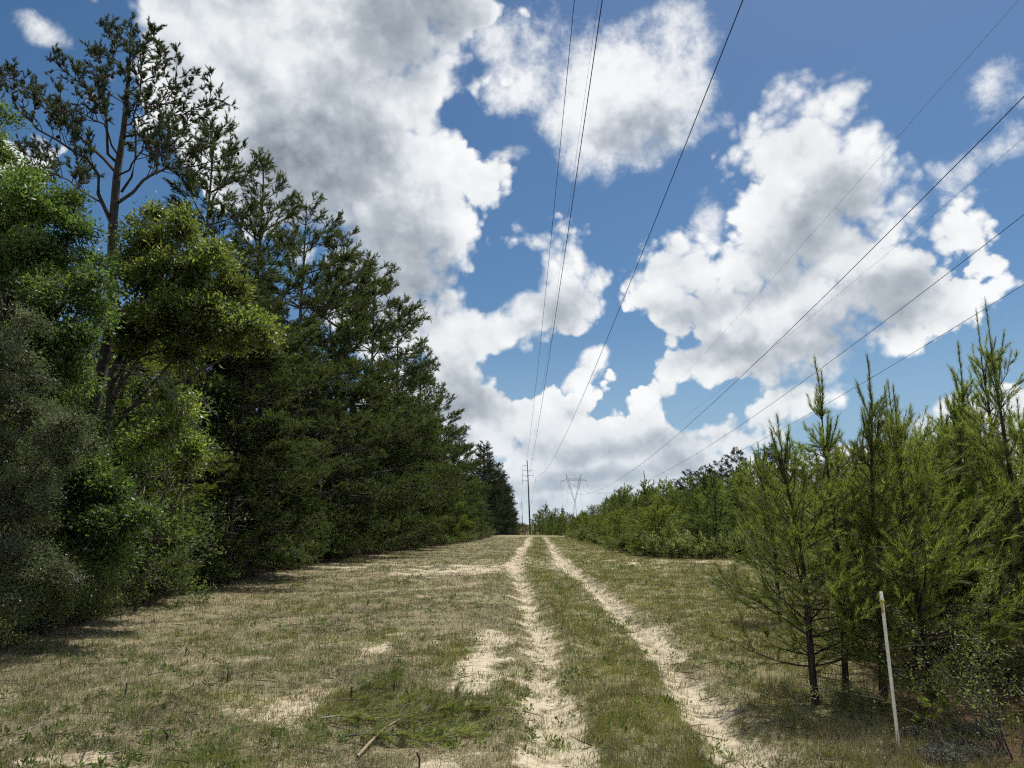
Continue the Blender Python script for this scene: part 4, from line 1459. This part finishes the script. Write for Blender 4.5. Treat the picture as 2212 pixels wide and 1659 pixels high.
def lattice(p, q, w0, w1, n, rad):
    """square lattice mast between p and q"""
    p, q = np.array(p, float), np.array(q, float)
    T = unit(q - p)
    A = unit(np.cross(T, [0, 1.0, 0.01]))
    B = np.cross(T, A)
    out = []
    cor = lambda t, k: p + (q - p) * t + (A * (1 if k in (0, 3) else -1) + B * (1 if k < 2 else -1)) * 0.5 * (w0 + (w1 - w0) * t)
    for k in range(4):
        out.append((np.array([cor(0, k), cor(.5, k), cor(1, k)]), np.full(3, rad)))
        for i in range(n):
            a, b = (k, (k + 1) % 4) if i % 2 else ((k + 1) % 4, k)
            out.append((np.array([cor(i / n, a), (cor(i / n, a) + cor((i + 1) / n, b)) / 2, cor((i + 1) / n, b)]), np.full(3, rad * 0.6)))
    return out


Y = 640.0
gz = float(hgt(0, Y))
b = np.array([at_depth(1242, 1100, Y)[0], Y, gz])
P = lambda px, py: at_depth(px, py, Y) - b
tw = thing('pylon', 'V shaped lattice pylon with a wide flat crossarm far down the clearing', 'pylon', tuple(b))
vb = P(1241.7, 1080.5)
obj('mast', make_mesh('mast', *tubes(lattice((vb[0], 0, 0), vb, 5.0, 0.9, 9, 0.10), 4), hazed_galv), tw)
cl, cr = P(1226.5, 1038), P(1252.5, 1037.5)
obj('left_leg', make_mesh('leg', *tubes(lattice(vb + np.array([-.5, 0, 0]), cl, 0.7, 1.7, 14, 0.085), 4), hazed_galv), tw).name = 'leg'
obj('leg', make_mesh('leg', *tubes(lattice(vb + np.array([.5, 0, 0]), cr, 0.7, 1.7, 14, 0.085), 4), hazed_galv), tw)
obj('peak', make_mesh('peak', *tubes(lattice(cl + np.array([0, 0, .5]), P(1222.5, 1024), 1.7, 0.25, 5, 0.08), 4), hazed_galv), tw)
obj('peak', make_mesh('peak', *tubes(lattice(cr + np.array([0, 0, .5]), P(1255, 1023.6), 1.7, 0.25, 5, 0.08), 4), hazed_galv), tw)
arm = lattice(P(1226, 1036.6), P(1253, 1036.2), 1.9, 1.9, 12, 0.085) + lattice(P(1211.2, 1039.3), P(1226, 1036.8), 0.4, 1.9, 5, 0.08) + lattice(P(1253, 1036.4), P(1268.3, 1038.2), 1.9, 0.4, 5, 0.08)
obj('crossarm', make_mesh('crossarm', *tubes(arm, 4), hazed_galv), tw)


def string(a, e, k=20):
    tt = np.linspace(0, 1, k)[:, None]
    return (a * (1 - tt) + e * tt, 0.06 + 0.05 * (np.arange(k) % 2))


obj('insulator_string', make_mesh('insulator_string', *tubes([string(P(1211.2, 1039.5), P(1211.2, 1051.5))], 6), hazed_galv), tw)
obj('insulator_string', make_mesh('insulator_string', *tubes([string(P(1268.3, 1038.3), P(1268.5, 1050.3))], 6), hazed_galv), tw)
obj('insulator_string', make_mesh('insulator_string', *tubes([string(P(1228.6, 1042), P(1239.8, 1049.5)), string(P(1250, 1042), P(1240.2, 1049.5))], 6), hazed_galv), tw)
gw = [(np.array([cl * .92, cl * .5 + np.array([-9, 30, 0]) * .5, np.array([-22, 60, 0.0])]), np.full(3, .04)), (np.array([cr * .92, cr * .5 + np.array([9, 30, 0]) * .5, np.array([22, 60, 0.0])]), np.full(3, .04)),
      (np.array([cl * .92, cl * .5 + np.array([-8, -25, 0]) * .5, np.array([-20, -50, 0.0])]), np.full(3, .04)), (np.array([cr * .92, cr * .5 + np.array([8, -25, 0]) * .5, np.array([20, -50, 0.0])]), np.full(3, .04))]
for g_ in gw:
    obj('guy_wire', make_mesh('guy_wire', *tubes([g_], 4), hazed_galv), tw)


def wire(label, x0, c1, c2, A, ya, rad, y1=-90):
    y = ya + (y1 - ya) * np.linspace(0, 1, 240)
    u = y - ya
    pts = np.stack([x0 + (A[0] - x0) * y / ya, y, A[2] + c1 * u + c2 * u * u], -1)
    o = obj('power_line', make_mesh('power_line', *tubes([(pts, np.full(len(pts), rad))], 6), wire_m, True))
    tag(o, label, 'power line')
    return o


wire('left of the overhead wires from the steel pole, steepest in the view', 3.5, 0.01593823, 0.00030708, (-2.715, 255, 20.711), 255, .021)
wire('thick overhead wire just right of the steepest one, running to the steel pole', 5.0, -0.02070939, 0.00016293, (-1.103, 255, 18.816), 255, .031)
wire('thin shield wire nearly hidden beside the thick overhead wire from the steel pole', 4.92, -0.0204, 0.00016293, (-1.45, 255, 19.6), 255, .008)
wire('overhead wire sagging in a deep curve to the right arm of the steel pole', 6.25, 0.0909686, 0.00033633, (0.1999, 255, 18.5016), 255, .017)
wire('uppermost thick wire of the right hand line, to the left arm of the pylon', 39.5, 0.11366647, 0.00019405, (25.04, 640, 33.988), 640, .040, -200)
wire('middle thick wire of the right hand line, to the middle of the pylon', 57.75, 0.11430918, 0.00020715, (36.994, 640, 34.38), 640, .040, -200)
wire('lowest thick wire of the right hand line, passing behind the tips of the young pines', 74.0, 0.10684174, 0.00020419, (48.493, 640, 33.1375), 640, .040, -200)
wire('faint thin wire highest on the right, to the left peak of the pylon', 30.0, 0.0784933, 0.000098112, (29.734, 640, 45.06), 640, .010, -200)
wire('faint thin wire just above the middle thick wire, to the right peak of the pylon', 69.0, 0.05381547, 0.00011993, (43.371, 640, 45.2), 640, .018, -200)
# the lines go on beyond the steel pole to the next one, hanging in their own spans
p2 = at_depth(1129.5, 1100, 690)
for k, (dx, z0, lab) in enumerate([(-2.6, 20.6, 'distant wire from the left arms of the steel pole on to the second pole'), (2.0, 17.8, 'distant wire from the right arms of the steel pole on to the second pole')]):
    t_ = np.linspace(0, 1, 60)
    a = np.array([pb[0] + dx, 255, z0])
    e = np.array([p2[0] + dx, 690, z0])
    pts = a[None] * (1 - t_)[:, None] + e[None] * t_[:, None]
    pts[:, 2] -= 9.0 * 4 * t_ * (1 - t_)
    tag(obj('power_line', make_mesh('power_line', *tubes([(pts, np.full(60, .03))], 5), wire_m, True)), lab, 'power line')
# ------------------------------------------------------------------ grass and litter on the ground
r3 = np.random.default_rng(99)


def scatter(n, d0=4.2, d1=95.0, keep=None):
    d = np.exp(r3.uniform(math.log(d0), math.log(d1), n))
    w = np.minimum(0.86 * d + 0.6, 13.0)
    x = r3.uniform(-1, 1, n) * w + 0.02 * d
    # thin out so density stays even where the width stops growing
    ok = r3.random(n) < w / (0.86 * d + 0.6)
    x, d = x[ok], d[ok]
    if keep is not None:
        p = keep(x, d)
        ok = r3.random(len(x)) < p
        x, d = x[ok], d[ok]
    return x, d


def blades(x, y, hgt_, wid, lean):
    n = len(x)
    z = hgt(x, y)
    B = np.stack([x, y, z - 0.008], -1)
    a = r3.uniform(0, 2 * math.pi, n)
    k = np.abs(r3.normal(size=n)) * lean
    D = unit(np.stack([np.cos(a) * k, np.sin(a) * k, np.ones(n)], -1))
    W = np.stack([-np.sin(a + r3.normal(size=n) * .8), np.cos(a + r3.normal(size=n) * .8), np.zeros(n)], -1) * (wid * 0.5)[:, None]
    T = B + D * hgt_[:, None]
    V = np.stack([B - W, B + W, T], 1).reshape(-1, 3)
    return V, np.arange(len(V)).reshape(-1, 3)


def grow(name, label, n, keep, h, w, lean, mat, d0=4.2, d1=95.0, tuft=0):
    x, y = scatter(n if not tuft else n // tuft, d0, d1, keep)
    if tuft:                          # blades stand in tufts
        m = len(x)
        sp = (0.020 + 0.030 * r3.random(m)) * np.maximum(1, y / 7) ** 0.8
        x = np.repeat(x, tuft) + r3.normal(size=m * tuft) * np.repeat(sp, tuft)
        y = np.repeat(y, tuft) + r3.normal(size=m * tuft) * np.repeat(sp, tuft)
    sc = (y / 6.0)
    m = len(x)
    hh = h * r3.uniform(0.45, 1.35, m) * (1 + 0.012 * y)
    ww = w * r3.uniform(0.7, 1.3, m) * np.maximum(1, sc) ** 0.75
    V, F = blades(x, y, hh, ww, lean)
    o = obj(name, make_mesh(name, V, F, mat))
    o["kind"] = "stuff"
    o["label"] = label
    o["category"] = "grass"
    return o


M['green_grass'] = leaf_mat('green_grass', (0.100, 0.112, 0.024), (0.205, 0.205, 0.050), (0.27, 0.28, 0.05), 0.40, 0.02, 0.5, (0.32, 0.25, 0.12), 0.24)
M['fresh_grass'] = leaf_mat('fresh_grass', (0.07, 0.11, 0.018), (0.13, 0.18, 0.03), (0.22, 0.30, 0.04), 0.42, 0.05, 0.45)
M['dry_grass'] = leaf_mat('dry_grass', (0.122, 0.106, 0.056), (0.315, 0.275, 0.165), (0.19, 0.16, 0.075), 0.30, 0.02, 0.6, (0.09, 0.06, 0.03), 0.14)
M['olive_grass'] = leaf_mat('olive_grass', (0.075, 0.096, 0.034), (0.17, 0.19, 0.072), (0.19, 0.22, 0.06), 0.36, 0.02, 0.5, (0.24, 0.19, 0.10), 0.18)


def k_base(x, y):
    s, l, g, rd, ru = masks(x, y)
    return s, l, g


def kd(x, y):
    s, l, g = k_base(x, y)
    cl = fbm(x, y, 1.8, 3, 81)
    return np.clip((1 - 0.85 * s) * (1 - 0.55 * g) * (1 - 0.85 * l) * sstep(cl, 0.22, 0.55), 0, 1)


def kg(x, y):
    s, l, g = k_base(x, y)
    cl = fbm(x, y, 2.2, 3, 83)
    return np.clip((1 - 0.85 * s) * g * (1 - 0.9 * l) * sstep(cl, 0.25, 0.5), 0, 1)


def ko(x, y):
    s, l, g = k_base(x, y)
    cl = fbm(x, y, 1.3, 4, 85)
    return np.clip((1 - 0.92 * s) * (1 - 0.85 * l) * sstep(cl, 0.36, 0.56), 0, 1)


_fr = [gnd(*p) + (s,) if False else (gnd(*p), s) for p, s in [((560, 1405), .45), ((300, 1500), .28), ((270, 1560), .35), ((650, 1600), .3), ((480, 1640), .3), ((640, 1440), .3), ((720, 1590), .3), ((60, 1530), .2), ((1195, 1600), .16), ((1215, 1490), .12), ((230, 1385), .4), ((1140, 1240), 1.2), ((1330, 1225), 1.0), ((980, 1560), .25), ((900, 1500), .3)]]


def kf(x, y):
    v = 0
    for (c, s) in _fr:
        v = v + np.exp(-((x - c[0]) ** 2 + (y - c[1]) ** 2 / 2.0) / s ** 2)
    s_, l, g = k_base(x, y)
    return np.clip(v * sstep(fbm(x, y, 4.0, 2, 91), .3, .6) * (1 - .8 * s_ * (v < .5)), 0, 1)


grow('dry_grass', 'mown straw coloured grass lying over the clearing', 700000, kd, 0.055, 0.0052, 2.4, M['dry_grass'])
grow('olive_grass', 'short olive grass growing through the mown straw', 900000, ko, 0.055, 0.0050, 1.1, M['olive_grass'], tuft=16)
grow('green_grass', 'greener grass on the strip between the wheel tracks and right of them', 1100000, kg, 0.075, 0.0050, 0.75, M['green_grass'], tuft=14)


def ks(x, y):
    s, l, g, rd, ru = masks(x, y)
    return np.clip(s * sstep(fbm(x, y * 2.2, 1.6, 3, 87), .36, .58), 0, 1) * (1 - l) * 0.8


grow('creeping_grass', 'sparse creeping grass sprouting in the sandy wheel tracks', 700000, ks, 0.050, 0.0050, 1.6, M['olive_grass'], tuft=18)
grow('fresh_grass', 'fresh bright green tufts dotted about the mown grass', 500000, kf, 0.085, 0.0055, 0.8, M['fresh_grass'], 5.0, 45.0)


def kstraw(x, y):
    s, l, g = k_base(x, y)
    return np.clip((1 - 0.8 * s) * (1 - 0.5 * g) * (1 - 0.8 * l) * sstep(fbm(x, y, 1.1, 4, 97), .35, .6), 0, 1)


grow('matted_straw', 'long matted dead grass lying flat on the clearing', 300000, kstraw, 0.13, 0.0045, 7.0, M['dry_grass'], 4.2, 40.0, tuft=6)


def kseed(x, y):
    s, l, g = k_base(x, y)
    return np.clip((1 - s) * (0.25 + g) * (1 - l) * sstep(fbm(x, y, 1.2, 3, 101), .45, .65), 0, 1)


grow('seed_grass', 'thin taller grass stalks gone to seed on the uncut strip and verges', 120000, kseed, 0.17, 0.0035, 0.35, M['dry_grass'], 4.3, 60.0, tuft=5)


def kweed(x, y):
    s, l, g = k_base(x, y)
    return np.clip((1 - 0.6 * s) * (1 - l) * sstep(fbm(x, y, 0.8, 3, 99), .5, .7), 0, 1)


wx, wy = scatter(9000, 4.3, 40.0, kweed)
nw_ = len(wx)
wp = np.repeat(np.stack([wx, wy, hgt(wx, wy) + 0.01], -1), 16, 0)
wsz = np.repeat(r3.uniform(0.5, 1.4, nw_) * np.maximum(1, wy / 9) ** 0.6, 16)
wd = unit(r3.normal(size=wp.shape) + np.array([0, 0, 0.6]))
wp = wp + wd * (wsz * r3.uniform(0, 0.05, len(wp)))[:, None] * np.array([1, 1, .8])
wp[:, 2] = np.maximum(wp[:, 2], hgt(wp[:, 0], wp[:, 1]) + 0.004)
o = obj('weeds', make_mesh('weeds', *leaves(wp, wd, 0.038 * wsz, 0.015 * wsz, r3), M['shrub_leaves']))
o["kind"], o["label"], o["category"] = "stuff", "small leafy weeds sprouting all over the mown clearing", "weeds"


# tall dead grass and stalks at the edges of the mown ground
def kt(x, y):
    s, l, g = k_base(x, y)
    e = gauss(x - np.interp(y, [0, 6, 9, 14, 20, 36, 42, 90], [2.5, 2.7, 3.3, 5.6, 8, 10.5, 6.6, 5.8]), 1.1)
    return np.clip(e * sstep(fbm(x, y, 1.5, 3, 95), .35, .6) * (1 - .9 * s), 0, 1)


grow('tall_grass', 'taller tan grass along the foot of the right hand pines', 120000, kt, 0.20, 0.0045, 0.5, M['dry_grass'], 4.6, 90.0)


# fallen twigs: dark and pale bits scattered over the mown ground
def twigs(n, lo, hi, rad, seed):
    r = np.random.default_rng(seed)
    x, y = scatter(n, 4.4, 30.0, lambda x, y: 1 - 0.6 * masks(x, y)[0])
    out = []
    for a, b in zip(x, y):
        L = r.uniform(lo, hi)
        an = r.random() * 6.28
        z = float(hgt(a, b)) + 0.012
        k = 4
        tt = np.linspace(0, 1, k)
        p = np.stack([a + np.cos(an) * L * tt + r.normal(size=k) * L * .05, b + np.sin(an) * L * tt + r.normal(size=k) * L * .05, z + abs(r.normal()) * 0.12 * L * tt + 0.004], -1)
        out.append((p, rad * r.uniform(.6, 1.4) * (1 + b / 14) * np.array([1, .9, .7, .4])))
    return tubes(out, 3)


o = obj('dead_twigs', make_mesh('dead_twigs', *twigs(2400, 0.06, 0.24, 0.0028, 5), M['dark_bark'], True))
o["kind"], o["label"], o["category"] = "stuff", "dark broken twigs scattered over the mown grass", "twigs"
o = obj('pale_twigs', make_mesh('pale_twigs', *twigs(1100, 0.05, 0.22, 0.0028, 6), M['dead_wood'], True))
o["kind"], o["label"], o["category"] = "stuff", "pale chopped stems scattered over the mown grass", "twigs"

# mown off stubs standing up
stub_lab = 'dark stub of a mown off sapling standing up out of the cut grass'
for k, (px, py) in enumerate([(400, 1412), (408, 1410), (438, 1418), (490, 1480), (270, 1505), (690, 1400), (757, 1520), (130, 1440), (880, 1515), (905, 1660), (850, 1500), (360, 1600), (1455, 1300)]):
    g = gnd(px, py)
    z = float(hgt(*g))
    H = r3.uniform(0.07, 0.14)
    p = np.array([[0, 0, -.02], [0.004, 0, H * .5], [r3.normal() * .02, r3.normal() * .02, H], [r3.normal() * .02 + .005, 0, H + .001]])
    o = obj('cut_stub', make_mesh('cut_stub', *tubes([(p, np.array([.009, .008, .007, .001]))], 6), M['dark_bark'], True))
    o.location = (g[0], g[1], z)
    tag(o, stub_lab, 'stub', 'mown off stubs')

# cut pine boughs lying in the grass, lower middle of the view
M['cut_needles'] = leaf_mat('cut_needles', (0.095, 0.125, 0.032), (0.18, 0.21, 0.058), (0.28, 0.33, 0.06), 0.42, 0.03, 0.45, (0.30, 0.21, 0.10), 0.15)
bo_lab = ['cut pine bough at the back of the heap of fresh boughs beside the left track', 'cut pine bough at the left of the heap of fresh boughs, nearest the peeled stick', 'cut pine bough on top in the middle of the heap of fresh boughs',
          'cut pine bough at the right of the heap, touching the sandy track', 'cut pine bough lying in front of the heap, its needles spread towards the viewer', 'cut pine bough at the far right corner of the heap of fresh boughs', 'yellowish cut bough at the upper left of the heap']
for k, (px, py, an, L) in enumerate([(810, 1520, 0.3, .95), (770, 1560, 0.2, .8), (860, 1555, 0.5, 1.0), (930, 1570, -0.2, .9), (840, 1600, 0.1, .9), (950, 1540, 0.5, .7), (800, 1500, .9, .6)]):
    g = gnd(px, py)
    z = float(hgt(*g))
    rr = np.random.default_rng(600 + k)
    t = thing('pine_bough', bo_lab[k], 'bough', (g[0], g[1], z), 0, 1.0)
    p = curve_pts([-L * .4 * math.cos(an), -L * .4 * math.sin(an), 0.05], [math.cos(an), math.sin(an), 0.05], L, 6, rr, .1, -.01)
    ws = [(p, 0.009 * np.linspace(1, .3, 6))]
    SB, SD, SL = [], [], []
    for j in range(22):
        q, tg = interp_poly(p, .1 + .9 * j / 22)
        dd = unit(tg * .8 + np.array([-tg[1], tg[0], 0]) * (1 if j % 2 else -1) * rr.uniform(.5, 1.1) + np.array([0, 0, rr.uniform(-.05, .35)]))
        tw_ = curve_pts(q, dd, rr.uniform(.15, .5) * L * .7, 4, rr, .1, -.02)
        tw_[:, 2] = np.clip(tw_[:, 2], 0.02, 0.20)
        ws.append((tw_, 0.0035 * np.array([1, .8, .6, .4])))
        for i in range(4):
            q2, tg2 = interp_poly(tw_, rr.uniform(.1, .95))
            SB.append(q2)
            SD.append(unit(tg2 + rr.normal(size=3) * .2))
            SL.append(.14)
    nv = needles(np.array(SB), np.array(SD), np.array(SL), 42, 0.075, 0.0045, rr, (.3, .8))
    nv[0][:, 2] = np.clip(nv[0][:, 2], 0.008, 0.26)
    obj('branch', make_mesh('branch', *tubes(ws, 4), M['dead_wood'] if k == 1 else M['oak_bark'], True), t)
    obj('needles', make_mesh('needles', *nv, M['cut_needles']), t)
g0, g1 = gnd(772, 1640), gnd(832, 1588)
z0 = float(hgt(*g0))
pts = np.array([[g0[0], g0[1], z0 + .03], [g0[0] * .6 + g1[0] * .4, g0[1] * .6 + g1[1] * .4, z0 + .055], [g1[0], g1[1], z0 + .07], [g1[0] + .16, g1[1] + .25, z0 + .12], [g1[0] + .2, g1[1] + .34, z0 + .11], [g1[0] + .24, g1[1] + .42, z0 + .08]])
o = obj('peeled_branch', make_mesh('peeled_branch', *tubes([(pts, np.array([.011, .012, .009, .006, .004, .002]))], 8), bark_mat('peeled_wood', (0.20, 0.13, 0.09), (0.42, 0.34, 0.25), 30), True))
tag(o, 'peeled broken branch with pinkish torn bark lying at the front of the cut boughs', 'branch')
